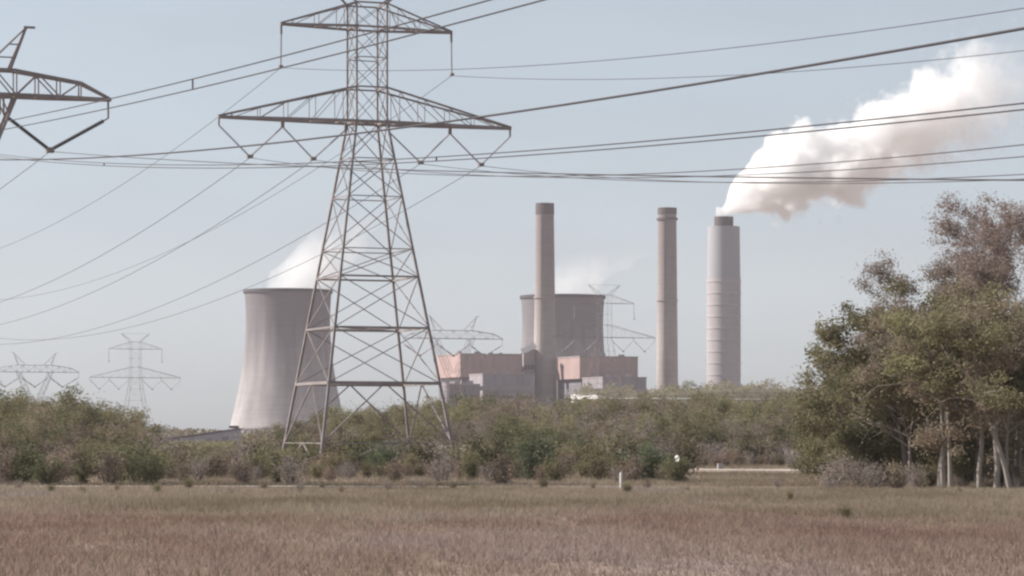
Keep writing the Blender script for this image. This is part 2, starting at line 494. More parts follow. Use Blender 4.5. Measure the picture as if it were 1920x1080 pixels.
def flat_pylon(cx, cy, zb, label, fine, group):
    """single-circuit tower: one long boxed crossarm, two leaning earth-wire horns, forked head"""
    root = empty('transmission_pylon', (cx, cy, 0), TH, label, 'pylon', group)
    k = 1.0 if fine else 0.45
    zw = zb - 9.5                       # waist where the fork starts
    L, dep, hw = 12.9, 2.0, 0.9
    hb = 1.3 + zw * 0.10
    br = MB()
    for sx in (-1, 1):
        for sy in (-1, 1):
            lg = MB()
            lg.bar((sx * hb, sy * hb, -0.3), (sx * 1.3, sy * 1.1, zw), 0.3 * k, 0.24 * k)
            lg.build('leg', M['steel'], root)
    n = max(3, int(zw / 4.5))
    zs = [zw * (1 - (1 - i / n) ** 1.3) for i in range(n + 1)]
    def cc(i, z):
        sx, sy = ((-1, -1), (1, -1), (1, 1), (-1, 1))[i % 4]
        t = z / zw
        return Vector((sx * (hb + (1.3 - hb) * t), sy * (hb + (1.1 - hb) * t), z))
    for z0, z1 in zip(zs[:-1], zs[1:]):
        for i in range(4):
            br.bar(cc(i, z0), cc(i + 1, z1), 0.10 * k); br.bar(cc(i + 1, z0), cc(i, z1), 0.09 * k)
            br.bar(cc(i, z1), cc(i + 1, z1), 0.14 * k)
    tag(br.build('lattice_bracing', M['steel'], root), kind='stuff')
    for s in (-1, 1):                   # fork arms
        fk = MB()
        for sy in (-1, 1):
            fk.bar((s * 1.3, sy * 1.1, zw), (s * 5.2, sy * hw, zb), 0.22 * k)
            fk.bar((s * 0.2, sy * 1.0, zw + 1.0), (s * 4.0, sy * hw, zb), 0.17 * k)
        for i in range(6):
            t = i / 6
            for sy in (-1, 1):
                fk.bar(Vector((s * 1.3, sy * 1.1, zw)).lerp(Vector((s * 5.2, sy * hw, zb)), t),
                       Vector((s * 0.2, sy * 1.0, zw + 1.0)).lerp(Vector((s * 4.0, sy * hw, zb)), min(1, t + 0.15)), 0.1 * k)
        fk.build('fork_arm', M['steel'], root)
        # horn
        hn = MB()
        tip = Vector((s * 6.1, 0, zb + dep + 3.5))
        for sy in (-1, 1):
            hn.bar((s * 4.7, sy * hw * 0.8, zb + dep), tip, 0.2 * k)
            hn.bar((s * 2.6, sy * hw * 0.8, zb + dep), tip, 0.12 * k)
        for t in (0.3, 0.6):
            hn.bar(Vector((s * 4.7, 0, zb + dep)).lerp(tip, t), Vector((s * 2.6, 0, zb + dep)).lerp(tip, t), 0.1 * k)
        hn.bar(tip + Vector((-s * 0.2, 0, 0)), tip + Vector((s * 0.7, 0, 0.0)), 0.17 * k)
        hn.build('horn', M['steel'], root)
    beam = MB()
    for sy in (-1, 1):
        beam.bar((-L, sy * 0.12, zb), (-L + 5, sy * hw, zb), 0.26 * k)
        beam.bar((-L + 5, sy * hw, zb), (L - 5, sy * hw, zb), 0.26 * k)
        beam.bar((L - 5, sy * hw, zb), (L, sy * 0.12, zb), 0.26 * k)
    part = beam.build('crossarm', M['steel'], root)
    tc = MB()
    for sy in (-1, 1):
        for s in (-1, 1):
            tc.bar((0, sy * hw * 0.8, zb + dep), (s * 5.0, sy * hw * 0.8, zb + dep), 0.18 * k)
            tc.bar((s * 5.0, sy * hw * 0.8, zb + dep), (s * 10.4, sy * hw * 0.5, zb + dep * 0.62), 0.18 * k)
            tc.bar((s * 10.4, sy * hw * 0.5, zb + dep * 0.62), (s * L, sy * 0.1, zb + 0.05), 0.18 * k)
    tc.build('upper_chord', M['steel'], part)
    bb = MB()
    def topz(x):
        x = abs(x)
        return dep if x <= 5 else dep + (dep * 0.62 - dep) * (x - 5) / 5.4
    xs = [-10.4 + 20.8 * i / 12 for i in range(13)]
    for i, x in enumerate(xs):
        for sy in (-1, 1):
            w = hw * (0.5 if abs(x) > 9 else 0.8)
            bb.bar((x, sy * w, zb), (x, sy * w, zb + topz(x)), 0.1 * k)
            if i < 12:
                xn = xs[i + 1]
                if i % 2: bb.bar((x, sy * w, zb), (xn, sy * w, zb + topz(xn)), 0.1 * k)
                else: bb.bar((x, sy * w, zb + topz(x)), (xn, sy * w, zb), 0.1 * k)
        bb.bar((x, -hw * 0.7, zb), (x, hw * 0.7, zb), 0.1 * k)
    tag(bb.build('arm_bracing', M['steel'], part), kind='stuff')
    for xo, xb, xi in ((12.7, 8.0, 4.3), (4.0, 0.0, -4.0), (-4.3, -8.6, -12.7)):
        bot = Vector((xb, 0, zb - 4.2))
        for xt in (xo, xi):
            t = Vector((xt, 0, zb - 0.13)); a = t + Vector((0, 0, -1.35))
            MB().bar(t, a, 0.14 * k).build('hanger', M['steel'], root)
            a2 = a.lerp(bot, 0.08)
            MB().bar(a, a2, 0.12).build('link', M['steel'], root)
            insulator(root, a2, a.lerp(bot, 0.98), 0.17 if fine else 0.18, 'insulator_dark' if fine else 'insulator', fine)
        MB().box(bot.x - 0.3, bot.x + 0.3, -0.3, 0.3, bot.z - 0.2, bot.z + 0.2).build('clamp', M['steel'], root)
    return root

PY = 'lattice transmission pylons'
double_circuit_pylon(-15.2, 300, 0, 'tall double-circuit lattice pylon in the foreground, overlapping the left cooling tower', True, PY)
flat_pylon((-95 - 960) * .042, 225, 30.8, 'near lattice pylon cut by the left picture edge with dark V insulators', True, PY)
double_circuit_pylon(xat(1133, 830), 830, 4.2, 'distant pylon with trapezoid top standing before the right cooling tower', False, PY)
double_circuit_pylon(xat(254, 990), 990, 12.6, 'small grey pylon with two crossarms left of the cooling tower', False, PY)
flat_pylon(xat(850, 697), 697, 27.6, 'flat-armed pylon right behind the big pylon, left of the first chimney', False, PY)
flat_pylon(xat(65, 820), 820, 22.2, 'flat-armed pylon rising behind the trees at the left picture edge', False, PY)

# ------------------------------------------------------------------ conductors (parabolic sag along each line)
U = Vector((math.cos(TH), math.sin(TH), 0)); D = Vector((math.sin(TH), -math.cos(TH), 0))
def run(P, a, b, d, length, n=40, off=Vector((0, 0, 0))):
    return [Vector(P) + off + d * (length * i / n) + Vector((0, 0, a * (length * i / n) + b * (length * i / n) ** 2)) for i in range(n + 1)]

def conductor(name, label, P, right, left, r, group, spacing=0.0):
    offs = [Vector((0, 0, 0))] if not spacing else [Vector((0, 0, spacing / 2)), Vector((0, 0, -spacing / 2))]
    root = None
    if spacing:
        root = empty(name, P, 0, label, 'power line', group)
    allp = []
    for o in offs:
        P0 = Vector((0, 0, 0))
        pts = run(P0, right[0], right[1], D, right[2], off=o)
        if left:
            pts = run(P0, left[0], left[1], -D, left[2], off=o)[::-1] + pts[1:]
        allp.append(pts)
        mb = MB().tube(pts, r, 5)
        if spacing:
            mb.build('sub_conductor', M['wire'], root)
        else:
            ob = mb.build(name, M['wire'])
            ob.location = P
            tag(ob, label, 'power line', group)
    if spacing:
        for i in range(3, len(allp[0]) - 1, 12):
            MB().bar(allp[0][i], allp[1][i], 0.07).build('spacer', M['steel'], root)

CA = Vector((-15.2, 300, 0)); CB = Vector(((-95 - 960) * .042, 225, 0))
GA = 'conductors of the big pylon'; GB = 'conductors of the near left pylon'
def pa(o, z): return CA + U * o + Vector((0, 0, z))
def pb(o, z): return CB + U * o + Vector((0, 0, z))
conductor('conductor', 'wire through the upper left insulator of the big pylon', pa(-9.4, 42.05), (-.1375, .00026, 285), (-.1037, .0003, 330), .028, GA)
conductor('conductor', 'wire through the upper right insulator of the big pylon', pa(9.4, 42.05), (-.1388, .0003, 285), (-.1245, .0003, 330), .028, GA)
conductor('conductor', 'wire through the outermost left V string of the big pylon', pa(-12.7, 32.6), (-.1332, .0003, 285), (-.1041, .0003, 330), .032, GA)
conductor('conductor', 'wire through the inner left V string of the big pylon', pa(-5.9, 32.6), (-.1321, .0003, 285), (-.1130, .0003, 330), .032, GA)
conductor('conductor', 'wire through the inner right V string of the big pylon', pa(5.9, 32.6), (-.1319, .0003, 285), (-.1214, .0003, 330), .032, GA)
conductor('conductor', 'wire through the outermost right V string of the big pylon', pa(12.7, 32.6), (-.1304, .0003, 285), (-.1176, .0003, 330), .032, GA)
conductor('conductor', 'dark heavy wire climbing steadily to the upper right picture edge', pb(-8.6, 26.5), (-.1243, .000231, 205), (-.0628, .0003, 300), .034, GB)
conductor('conductor', 'paired wires crossing the white smoke towards the right picture edge', pb(0, 26.5), (-.1247, .000224, 205), (-.0628, .0003, 300), .022, GB, 0.16)
conductor('conductor', 'wire hanging from the dark V insulators at the left picture edge', pb(8.0, 26.5), (-.1103, .000074, 205), (-.0628, .0003, 300), .026, GB)
P = Vector((-30.13, 170, 22.29))
conductor('bundled_conductor', 'twin wires with a spacer running from left edge up to the top', P, (-.0668, .000117, 165), (.02, .000117, 60), .03, None, 0.46)

# ------------------------------------------------------------------ power station
def cooling_tower(x, y, label):
    root = empty('cooling_tower', (x, y, 0), 0.3, label, 'cooling tower', 'hyperbolic cooling towers')
    r0, zt, c, top, base = 36.8, 105.0, 98.0, 131.0, 9.0
    def rad(z): return r0 * math.sqrt(1 + ((z - zt) / c) ** 2)
    zs = [base + (top - base) * i / 40 for i in range(41)]
    prof = [(rad(z), z) for z in zs] + [(rad(z) - 1.0, z) for z in zs[::-1]]
    MB().lathe(prof, 96, closed=True).build('shell', M['tower_shell'], root, smooth=True)
    rt = rad(top)
    MB().lathe([(rt - 1.2, top - 2.2), (rt + 1.0, top - 2.2), (rt + 1.0, top + 0.5), (rt - 1.2, top + 0.5)], 96, closed=True).build('rim', M['concrete_dark'], root)
    rb, rg = rad(base) - 0.5, rad(base) + 3.0
    n = 36
    for i in range(n):
        a0 = 2 * math.pi * i / n; a1 = 2 * math.pi * (i + 0.5) / n; a2 = 2 * math.pi * (i + 1) / n
        t = (rb * math.cos(a1), rb * math.sin(a1), base + 0.3)
        col = MB()
        col.bar((rg * math.cos(a0), rg * math.sin(a0), -0.3), t, 1.1)
        col.bar((rg * math.cos(a2), rg * math.sin(a2), -0.3), t, 1.1)
        col.build('column_pair', M['concrete'], root)
    MB().lathe([(rg - 3, -0.4), (rg + 3, -0.4), (rg + 3, 1.2), (rg - 3, 1.2)], 72, closed=True).build('basin_wall', M['concrete'], root)
    return root
cooling_tower(xat(540, 2500), 2500, 'left concrete cooling tower with dark rim behind the big pylon')
cooling_tower(xat(1055, 2600), 2600, 'right concrete cooling tower partly hidden by the first chimney')

def chimney(x, y, h, rtop, rbase, label, kind):
    root = empty('chimney', (x, y, 0), 0, label, 'chimney', 'power station chimneys')
    def rr(z): return rbase + (rtop - rbase) * (z / h) ** 0.7
    if kind < 2:
        zc = h * (0.955 if kind == 0 else 0.972)
        zs = [zc * i / 24 for i in range(25)]
        MB().lathe([(rr(z), z) for z in zs], 48).build('shaft', M['stack_tan_w'], root, smooth=True)
        if kind == 0:
            MB().lathe([(rr(zc) + 0.25, zc - 0.4), (rr(h) + 0.25, h), (rr(h) - 0.9, h), (rr(h) - 0.9, zc)], 48, closed=True).build('sooty_cap', M['soot'], root)
        else:
            MB().lathe([(rr(zc) + 0.3, zc), (rr(h) + 0.3, h), (rr(h) - 0.9, h), (rr(h) - 0.9, zc)], 48, closed=True).build('sooty_cap', M['soot'], root)
            for zz in (h * 0.948,):
                MB().lathe([(rr(zz) - 0.2, zz), (rr(zz) + 1.1, zz), (rr(zz) + 1.1, zz + 1.6), (rr(zz) - 0.2, zz + 1.6)], 48, closed=True).build('gallery', M['soot'], root)
        zz = h * 0.6
        MB().lathe([(rr(zz) - 0.2, zz), (rr(zz) + 0.8, zz), (rr(zz) + 0.8, zz + 1.0), (rr(zz) - 0.2, zz + 1.0)], 48, closed=True).build('gallery', M['stack_tan'], root)
        lad = MB()
        lad.bar((-rr(0) * 0.35, -rr(0) * 0.95, 0), (-rr(h) * 0.35, -rr(h) * 0.98, h * 0.95), 0.5)
        lad.build('ladder', M['steel'], root)
    else:
        zm = h * 0.76
        MB().lathe([(rbase, 0), (rbase, zm)], 64).build('lower_shaft', M['stack_pink'], root, smooth=True)
        MB().lathe([(rbase - 0.25, zm), (rtop, h), (rtop - 3.5, h + 0.05), (rtop - 3.5, h - 3)], 64).build('upper_shaft', M['stack_grey'], root)
        MB().lathe([(7.4, h - 3), (7.4, h + 7.6), (6.9, h + 7.6), (6.9, h - 3)], 48).build('flue', M['soot'], root, smooth=False)
        nr = 14
        for i in range(nr):
            z = zm * (i + 0.3) / nr + 3.0
            MB().lathe([(rbase - 0.1, z), (rbase + 0.3, z), (rbase + 0.3, z + 1.3), (rbase - 0.1, z + 1.3)], 64, closed=True).build('ring', M['ring'], root)
    return root
chimney(xat(1021.5, 2200), 2200, 183, 6.9, 10.2, 'tallest slim chimney standing before the right cooling tower', 0)
chimney(xat(1251, 2244), 2244, 183, 7.2, 9.4, 'slim tan chimney with banded dark top, middle of the three', 1)
chimney(xat(1357, 2200), 2200, 165, 12.3, 13.0, 'thick grey chimney with pale rings giving off white smoke', 2)

ANG = math.radians(-22)
def block(name, xl, xc, xr, yt, yb, d, mat, label, cat, corner_deg=68, roofmat=None, extras=True, group=None):
    """a box whose near vertical corner is seen at xc, left face to xl, right face to xr"""
    zt = zat(yt, d); zb = zat(yb, d) if yb else 0
    P = Vector((xat(xc, d), d, 0))
    g = math.radians(corner_deg)
    dr = Vector((math.sin(g), math.cos(g), 0)); dl = Vector((-math.cos(g), math.sin(g), 0))
    def solve(dirv, xt):
        r = (xt - 960) / FPX
        return (r * P.y - P.x) / (dirv.x - r * dirv.y)
    Lr, Ll = solve(dr, xr), solve(dl, xl)
    root = empty(name, P, 0, label, cat, group)
    a = Vector((0, 0, 0)); b = dr * Lr; c = dr * Lr + dl * Ll; e = dl * Ll
    v = [a, b, c, e]
    mb = MB()
    n = 4
    mb.v = [p + Vector((0, 0, zb)) for p in v] + [p + Vector((0, 0, zt)) for p in v]
    mb.f = [(0, 1, 5, 4), (1, 2, 6, 5), (2, 3, 7, 6), (3, 0, 4, 7), (3, 2, 1, 0), (4, 5, 6, 7)]
    mb.build('wall', M[mat], root)
    cen = (b + e) / 2
    rb = MB()
    lo = [cen + (p - cen) * 1.012 for p in v]
    rb.v = [p + Vector((0, 0, zt + 0.02)) for p in lo] + [p + Vector((0, 0, zt + 1.1)) for p in lo]
    rb.f = mb.f
    rb.build('roof', M[roofmat or 'roof'], root)
    if zb == 0:
        nz = 3                                  # bands of louvres and a stair tower on the near face
        for i_ in range(nz):
            z_ = zt * (0.5 + 0.14 * i_)
            for t0, t1 in ((0.06, 0.3), (0.36, 0.6), (0.68, 0.94)):
                lv = MB(); off = -dl * 0.12
                p0, p1 = b * t0 + off, b * t1 + off
                lv.v = [p0 + Vector((0, 0, z_)), p1 + Vector((0, 0, z_)), p1 + Vector((0, 0, z_ + zt * 0.05)), p0 + Vector((0, 0, z_ + zt * 0.05))]
                lv.v += [q_ + dl * 0.2 for q_ in lv.v]
                lv.f = [(0, 1, 2, 3), (7, 6, 5, 4), (0, 4, 5, 1), (1, 5, 6, 2), (2, 6, 7, 3), (3, 7, 4, 0)]
                lv.build('louvre', M['dark_roof'], root)
    if extras:
        for t in (0.15, 0.4, 0.62, 0.85):
            q = b * t + e * R.uniform(0.3, 0.7)
            w = R.uniform(1.2, 2.6); hh = R.uniform(1.2, 3.2)
            MB().box(q.x - w, q.x + w, q.y - w, q.y + w, zt + 1.1, zt + 1.1 + hh).build('roof_vent', M['mauve'], root)
        nr = 9                                  # cladding seams standing proud
        for i in range(1, nr):
            q = b * (i / nr)
            off = -dl * 0.05
            MB().bar(q + off + Vector((0, 0, zb + 0.3)), q + off + Vector((0, 0, zt - 0.3)), 0.28).build('cladding_rib', M[mat], root)
    return root
PB = 'power station buildings'
block('boiler_house', 820, 863, 977, 665, 707, 2150, 'salmon', 'salmon boiler house block behind big pylon right legs', 'building', group=PB)
block('boiler_house', 1043, 1087, 1196, 670, 710, 2150, 'salmon', 'salmon boiler house block between the two slim chimneys', 'building', group=PB)
block('lower_works', 826, 866, 985, 708, None, 2155, 'mauve_dark', 'dark grey lower works under the left salmon block', 'building', roofmat='mauve_dark', extras=False, group=PB)
block('lower_works', 1046, 1090, 1200, 711, None, 2155, 'mauve_dark', 'dark grey lower works under the right salmon block', 'building', roofmat='mauve_dark', extras=False, group=PB)
block('precipitator_house', 880, 905, 1003, 703, None, 2110, 'mauve', 'pale mauve precipitator house left of the first chimney base', 'building', group=PB)
block('precipitator_house', 1092, 1130, 1212, 709, None, 2110, 'mauve', 'pale mauve precipitator house before the right salmon block', 'building', group=PB)
block('turbine_hall', 822, 838, 900, 722, None, 2060, 'mauve_dark', 'low dark hall at the left end of the plant', 'building', group=PB)
block('ash_silo_house', 975, 982, 1003, 655, None, 2190, 'stack_tan', 'narrow tan building beside the first chimney', 'building', extras=False, group=PB)

# horizontal duct levels of the precipitators, each duct a thing on its building
def duct(x0, x1, y, d, hgt, label):
    a, b = px(x0, y, d), px(x1, y, d)
    root = empty('flue_duct', (a.x, d, a.z), 0, label, 'duct', 'flue ducts')
    L = b.x - a.x
    MB().box(0, L, 0, 6, -hgt / 2, hgt / 2).build('casing', M['mauve'], root)
    for i in range(int(L / 7)):
        MB().box(i * 7 + 2, i * 7 + 2.5, -0.25, 0, -hgt / 2 - .2, hgt / 2 + .2).build('stiffener', M['mauve'], root)
    for i in range(int(L / 14) + 1):
        MB().bar((min(L - 0.5, i * 14 + 0.5), 3, -hgt / 2), (min(L - 0.5, i * 14 + 0.5), 3, -a.z - 0.3), 0.7).build('post', M['mauve_dark'], root)
duct(896, 1000, 728, 2095, 3.2, 'long pale flue duct before the left precipitator house')
duct(1098, 1214, 733, 2095, 3.2, 'long pale flue duct before the right precipitator house')

# white inclined duct catching the sun beside the first chimney
root = empty('white_duct', (0, 0, 0), 0, 'bright white inclined duct beside the first chimney', 'duct')
a, b, c = px(978, 659, 2185), px(994, 652, 2185), px(1003, 645, 2185)
MB().bar(a, b, 4.0, 4.4).build('casing', M['white'], root)
MB().bar(b, c, 4.4, 6.0).build('elbow', M['white'], root)
MB().bar(a - Vector((0, 0, 1.0)), (a.x, a.y, -0.3), 1.0).build('post', M['mauve'], root)

# long white pipe carried along the near face of the mound
dp = 1846.0
pr = empty('overland_pipe', (xat(1128, dp), dp, 0), 0, 'long thin white pipe running level above the treetops right of the plant', 'pipe')
zp = zat(747.0, dp); Lp = xat(1610, dp) - xat(1128, dp)
MB().tube([(0, 0, zp), (Lp * 0.5, 0, zp - 0.5), (Lp, 0, zp - 0.9)], 0.5, 10).build('pipe_run', M['ring'], pr, smooth=True)
for q in range(15):
    xq = 3 + (Lp - 6) * q / 14
    MB().bar((xq, 0, -0.3), (xq, 0, zp - 0.9 * xq / Lp - 0.9), 0.5).build('pipe_support', M['mauve'], pr)

# white control hut and mast on the plant's near side
r_ = empty('control_hut', (xat(1102, 1838), 1838, 0), math.radians(-48), 'long white flat-roofed hut at the plant fringe above the treetops', 'hut')
zt_ = zat(741, 1846)
MB().box(-12, 12, -3, 3, zt_ - 2.6, zt_).build('wall', M['white'], r_)
MB().box(-12.4, -8.0, -3.4, 3.4, zt_ - 5.0, zt_ + 0.5).build('stair_block', M['white'], r_)
for xx in (-7.5, -2.5, 2.5, 7.5):
    MB().bar((xx, 0, zt_ - 2.6), (xx, 0, -0.3), 0.7).build('post', M['mauve'], r_)

# low shed with dark pitched conveyor roof left of the cooling tower
def shed():
    d = 1500
    x0, x1 = xat(312, d), xat(446, d)
    root = empty('conveyor_shed', (x0, d, 0), 0, 'low grey shed with dark sloping roof at the left cooling tower foot', 'shed')
    zl, zr = zat(826, d), zat(806, d)
    L = x1 - x0
    mb = MB()
    mb.v = [Vector(p) for p in ((0, 0, 0), (L, 0, 0), (L, 14, 0), (0, 14, 0), (0, 0, zl), (L, 0, zr), (L, 14, zr), (0, 14, zl))]
    mb.f = [(0, 1, 5, 4), (1, 2, 6, 5), (2, 3, 7, 6), (3, 0, 4, 7), (3, 2, 1, 0), (4, 5, 6, 7)]
    mb.build('wall', M['shed'], root)
    MB().bar((-1, 7, zl + 0.6), (L + 0.5, 7, zr + 0.6), 1.0).build('roof_ridge', M['dark_roof'], root)
    rf = MB()
    rf.v = [Vector(p) for p in ((-1, -0.8, zl + 0.05), (L + 0.4, -0.8, zr + 0.05), (L + 0.4, 15, zr + 0.05), (-1, 15, zl + 0.05))]
    rf.v += [p + Vector((0, 0, 0.7)) for p in rf.v]
    rf.f = [(0, 1, 5, 4), (1, 2, 6, 5), (2, 3, 7, 6), (3, 0, 4, 7), (3, 2, 1, 0), (4, 5, 6, 7)]
    rf.build('roof', M['dark_roof'], root)
    for t in (0.06, 0.3, 0.55, 0.78):
        zz = zl + (zr - zl) * t
        MB().box(L * t, L * t + 3.2, -0.06, 0.1, 0, zz * 0.6).build('door', M['mauve_dark'], root)
    MB().box(L - 4.5, L + 0.1, -0.9, 4, zr + 0.8, zr + 2.2).build('head_house', M['dark_roof'], root)
    MB().box(0.5, L * 0.3, -0.3, -0.02, zl * 0.72, zl * 0.95).build('light_fascia', M['white'], root)
shed()

# ------------------------------------------------------------------ vegetation builders
def tubes_mesh(segs, k):
    """segs: list of (p0, p1, r0, r1) -> numpy verts, quads"""
    P0 = np.array([s[0] for s in segs]); P1 = np.array([s[1] for s in segs])
    r0 = np.array([s[2] for s in segs]); r1 = np.array([s[3] for s in segs])
    d = P1 - P0; d /= np.linalg.norm(d, axis=1)[:, None] + 1e-9
    up = np.where(np.abs(d[:, 2:3]) < 0.9, np.array([[0, 0, 1.0]]), np.array([[1.0, 0, 0]]))
    s = np.cross(d, up); s /= np.linalg.norm(s, axis=1)[:, None] + 1e-9
    t = np.cross(s, d)
    n = len(segs)
    V = np.zeros((n, 2, k, 3))
    for q in range(k):
        a = 2 * math.pi * q / k
        o = s * math.cos(a) + t * math.sin(a)
        V[:, 0, q] = P0 + o * r0[:, None]; V[:, 1, q] = P1 + o * r1[:, None]
    base = (np.arange(n) * 2 * k)[:, None]
    F = np.concatenate([np.stack([base[:, 0] + q, base[:, 0] + (q + 1) % k, base[:, 0] + k + (q + 1) % k, base[:, 0] + k + q], 1) for q in range(k)])
    return V.reshape(-1, 3), F

def np_mesh(name, V, F, mat=None):
    me = bpy.data.meshes.new(name)
    k = F.shape[1]
    me.vertices.add(len(V)); me.vertices.foreach_set('co', V.astype(np.float32).ravel())
    me.loops.add(F.size); me.loops.foreach_set('vertex_index', F.astype(np.int32).ravel())
    me.polygons.add(len(F)); me.polygons.foreach_set('loop_start', np.arange(0, F.size, k, dtype=np.int32))
    me.polygons.foreach_set('loop_total', np.full(len(F), k, dtype=np.int32))
    me.update(calc_edges=True)
    if mat: me.materials.append(mat)
    return me

def leaves_mesh(C, size, rng, flat=0.5):
    """a pointed leaf spray quad at every centre C"""
    n = len(C)
    a = rng.normal(size=(n, 3)); a[:, 2] *= flat; a /= np.linalg.norm(a, axis=1)[:, None]
    b = rng.normal(size=(n, 3)); b -= a * np.sum(a * b, 1)[:, None]; b /= np.linalg.norm(b, axis=1)[:, None]
    s = size * rng.uniform(0.6, 1.4, n)[:, None]
    w = s * rng.uniform(0.35, 0.6, n)[:, None]
    V = np.stack([C - a * s, C + b * w, C + a * s, C - b * w], 1).reshape(-1, 3)
    F = np.arange(4 * n).reshape(n, 4)
    return V, F

def grow(rng, H, spread, trunk_frac, nlimb, depth, r_trunk, lean=0.0, droop=0.0, up=0.6, wiggle=0.12, lens=(0.62, 0.8)):
    """branch skeleton: list of segments and of twig ends (p, dir)"""
    segs = []; ends = []
    def limb(p, d, L, r, lev):
        n = 3 if lev < 2 else 2
        q = p
        for i in range(n):
            d2 = d + rng.normal(size=3) * wiggle + np.array([0, 0, -droop * lev * 0.12])
            d2 /= np.linalg.norm(d2)
            e = q + d2 * L / n
            rr = r * (1 - 0.3 * (i + 1) / n)
            segs.append((q, e, r * (1 - 0.3 * i / n), rr))
            if lev >= depth - 1 and i >= 0: ends.append((e, d2))
            if lev < depth and i > 0 or (lev == depth - 1):
                for _ in range(1 if i < n - 1 else 2):
                    if lev < depth:
                        a = rng.normal(size=3); a -= d2 * a.dot(d2); a /= np.linalg.norm(a)
                        dd = d2 * rng.uniform(0.5, 0.9) + a * rng.uniform(0.6, 1.0) * spread + np.array([0, 0, 0.15 * up])
                        dd /= np.linalg.norm(dd)
                        limb(e, dd, L * rng.uniform(*lens), rr * 0.66, lev + 1)
            q = e; d = d2
    p = np.zeros(3); d = np.array([lean, 0, 1.0]); d /= np.linalg.norm(d)
    Ht = H * trunk_frac
    n = 5; r = r_trunk
    seg0 = np.array([0, 0, -0.3])
    segs.append((seg0, p.copy(), r * 1.35, r * 1.15))
    for i in range(n):
        d = d + rng.normal(size=3) * 0.07 * np.array([1, 1, 0.2]); d /= np.linalg.norm(d)
        e = p + d * Ht / n
        r2 = r_trunk * (1.15 - 0.5 * (i + 1) / n)
        segs.append((p, e, r_trunk * (1.15 - 0.5 * i / n), r2)); p = e
        if i >= n - 2:
            m = nlimb // 2 if i == n - 2 else nlimb - nlimb // 2
            ph = rng.uniform(0, 6.28)
            for j in range(m):
                a = ph + 2 * math.pi * j / m + rng.normal() * 0.3
                el = rng.uniform(0.25, 1.0) * up + 0.1
                dd = np.array([math.cos(a) * spread, math.sin(a) * spread, el]); dd /= np.linalg.norm(dd)
                limb(p, dd, (H - Ht) * rng.uniform(0.42, 0.6), r2 * 0.62, 1)
    return segs, ends

def tree_meshes(seed, H, spread, trunk_frac, nlimb, depth, r_trunk, leaf, nleaf, clump, bark, foliage, k=5, npad=0, **kw):
    rng = np.random.default_rng(seed)
    segs, ends = grow(rng, H, spread, trunk_frac, nlimb, depth, r_trunk, **kw)
    # fit the height
    E = np.array([e[0] for e in ends])
    hz = np.percentile(E[:, 2], 99) + clump * 0.5
    s = H / hz
    segs = [(a * s, b * s, r0, r1) for a, b, r0, r1 in segs]
    E = E * s
    V, F = tubes_mesh(segs, k)
    wood = np_mesh('trunk', V, F, M[bark])
    if npad:
        sel = rng.permutation(len(E))[:npad]
        E2 = E[sel]; pr = clump * rng.uniform(0.55, 1.35, len(E2))
        wgt = pr ** 2; wgt /= wgt.sum()
        idx = rng.choice(len(E2), nleaf, p=wgt)
        u_ = rng.normal(size=(nleaf, 3)); u_ /= np.linalg.norm(u_, axis=1)[:, None]
        u_ *= (rng.uniform(size=nleaf) ** 0.45)[:, None]
        u_[:, 2] = np.where(u_[:, 2] < 0, u_[:, 2] * 0.45, u_[:, 2] * 0.8)
        C = E2[idx] + u_ * (pr[idx] * 1.5)[:, None] + rng.normal(size=(nleaf, 3)) * 0.06 * clump
        loose = rng.uniform(size=nleaf) < 0.22
        C[loose] = E[rng.integers(0, len(E), loose.sum())] + rng.normal(size=(loose.sum(), 3)) * clump * 0.7
    else:
        idx = rng.integers(0, len(E), nleaf)
        C = E[idx] + rng.normal(size=(nleaf, 3)) * clump * np.array([1, 1, 0.62]) * rng.uniform(0.3, 1.0, nleaf)[:, None]
    C = C[C[:, 2] > 0.15]
    V, F = leaves_mesh(C, leaf, rng)
    crown = np_mesh('crown', V, F, M[foliage])
    return wood, crown

def plant(name, meshes, loc, s, rz, label, cat, group):
    root = empty(name, loc, rz, label, cat, group)
    root.scale = (s, s, s) if not hasattr(s, '__len__') else s
    wood, crown = meshes
    if wood: obj('trunk', wood, None, root)
    if crown: obj('crown', crown, None, root)
    return root

def shrub_meshes(seed, H, W, leaf, nleaf, foliage, bark='bark_dark'):
    rng = np.random.default_rng(seed)
    segs = []; ends = []
    for i in range(9):
        a = rng.uniform(0, 6.28); t = rng.uniform(0.1, 1.0)
        d = np.array([math.cos(a) * t * W / H, math.sin(a) * t * W / H, 1.0]); d /= np.linalg.norm(d)
        p = np.array([math.cos(a), math.sin(a), 0]) * 0.15 - np.array([0, 0, .2]); r = 0.05 + H * 0.012
        L = H * rng.uniform(0.7, 1.0)
        for j in range(4):
            d2 = d + rng.normal(size=3) * 0.2; d2 /= np.linalg.norm(d2)
            e = p + d2 * L / 4
            segs.append((p, e, r * (1 - j * .2), r * (0.8 - j * .2)))
            for _ in range(3):
                dd = d2 + rng.normal(size=3) * 0.8; dd /= np.linalg.norm(dd)
                e2 = e + dd * L * 0.22
                segs.append((e, e2, r * .3, r * .12)); ends.append(e2)
            ends.append(e); p = e
    E = np.array(ends)
    sc_ = H / (np.percentile(E[:, 2], 99) + 0.1)
    segs = [(a * sc_, b * sc_, r0, r1) for a, b, r0, r1 in segs]; E = E * sc_
    V, F = tubes_mesh(segs, 4)
    wood = np_mesh('stems', V, F, M[bark])
    C = E[rng.integers(0, len(E), nleaf)] + rng.normal(size=(nleaf, 3)) * H * 0.12
    C = C[C[:, 2] > 0.05]
    V, F = leaves_mesh(C, leaf, rng)
    return wood, np_mesh('foliage', V, F, M[foliage])

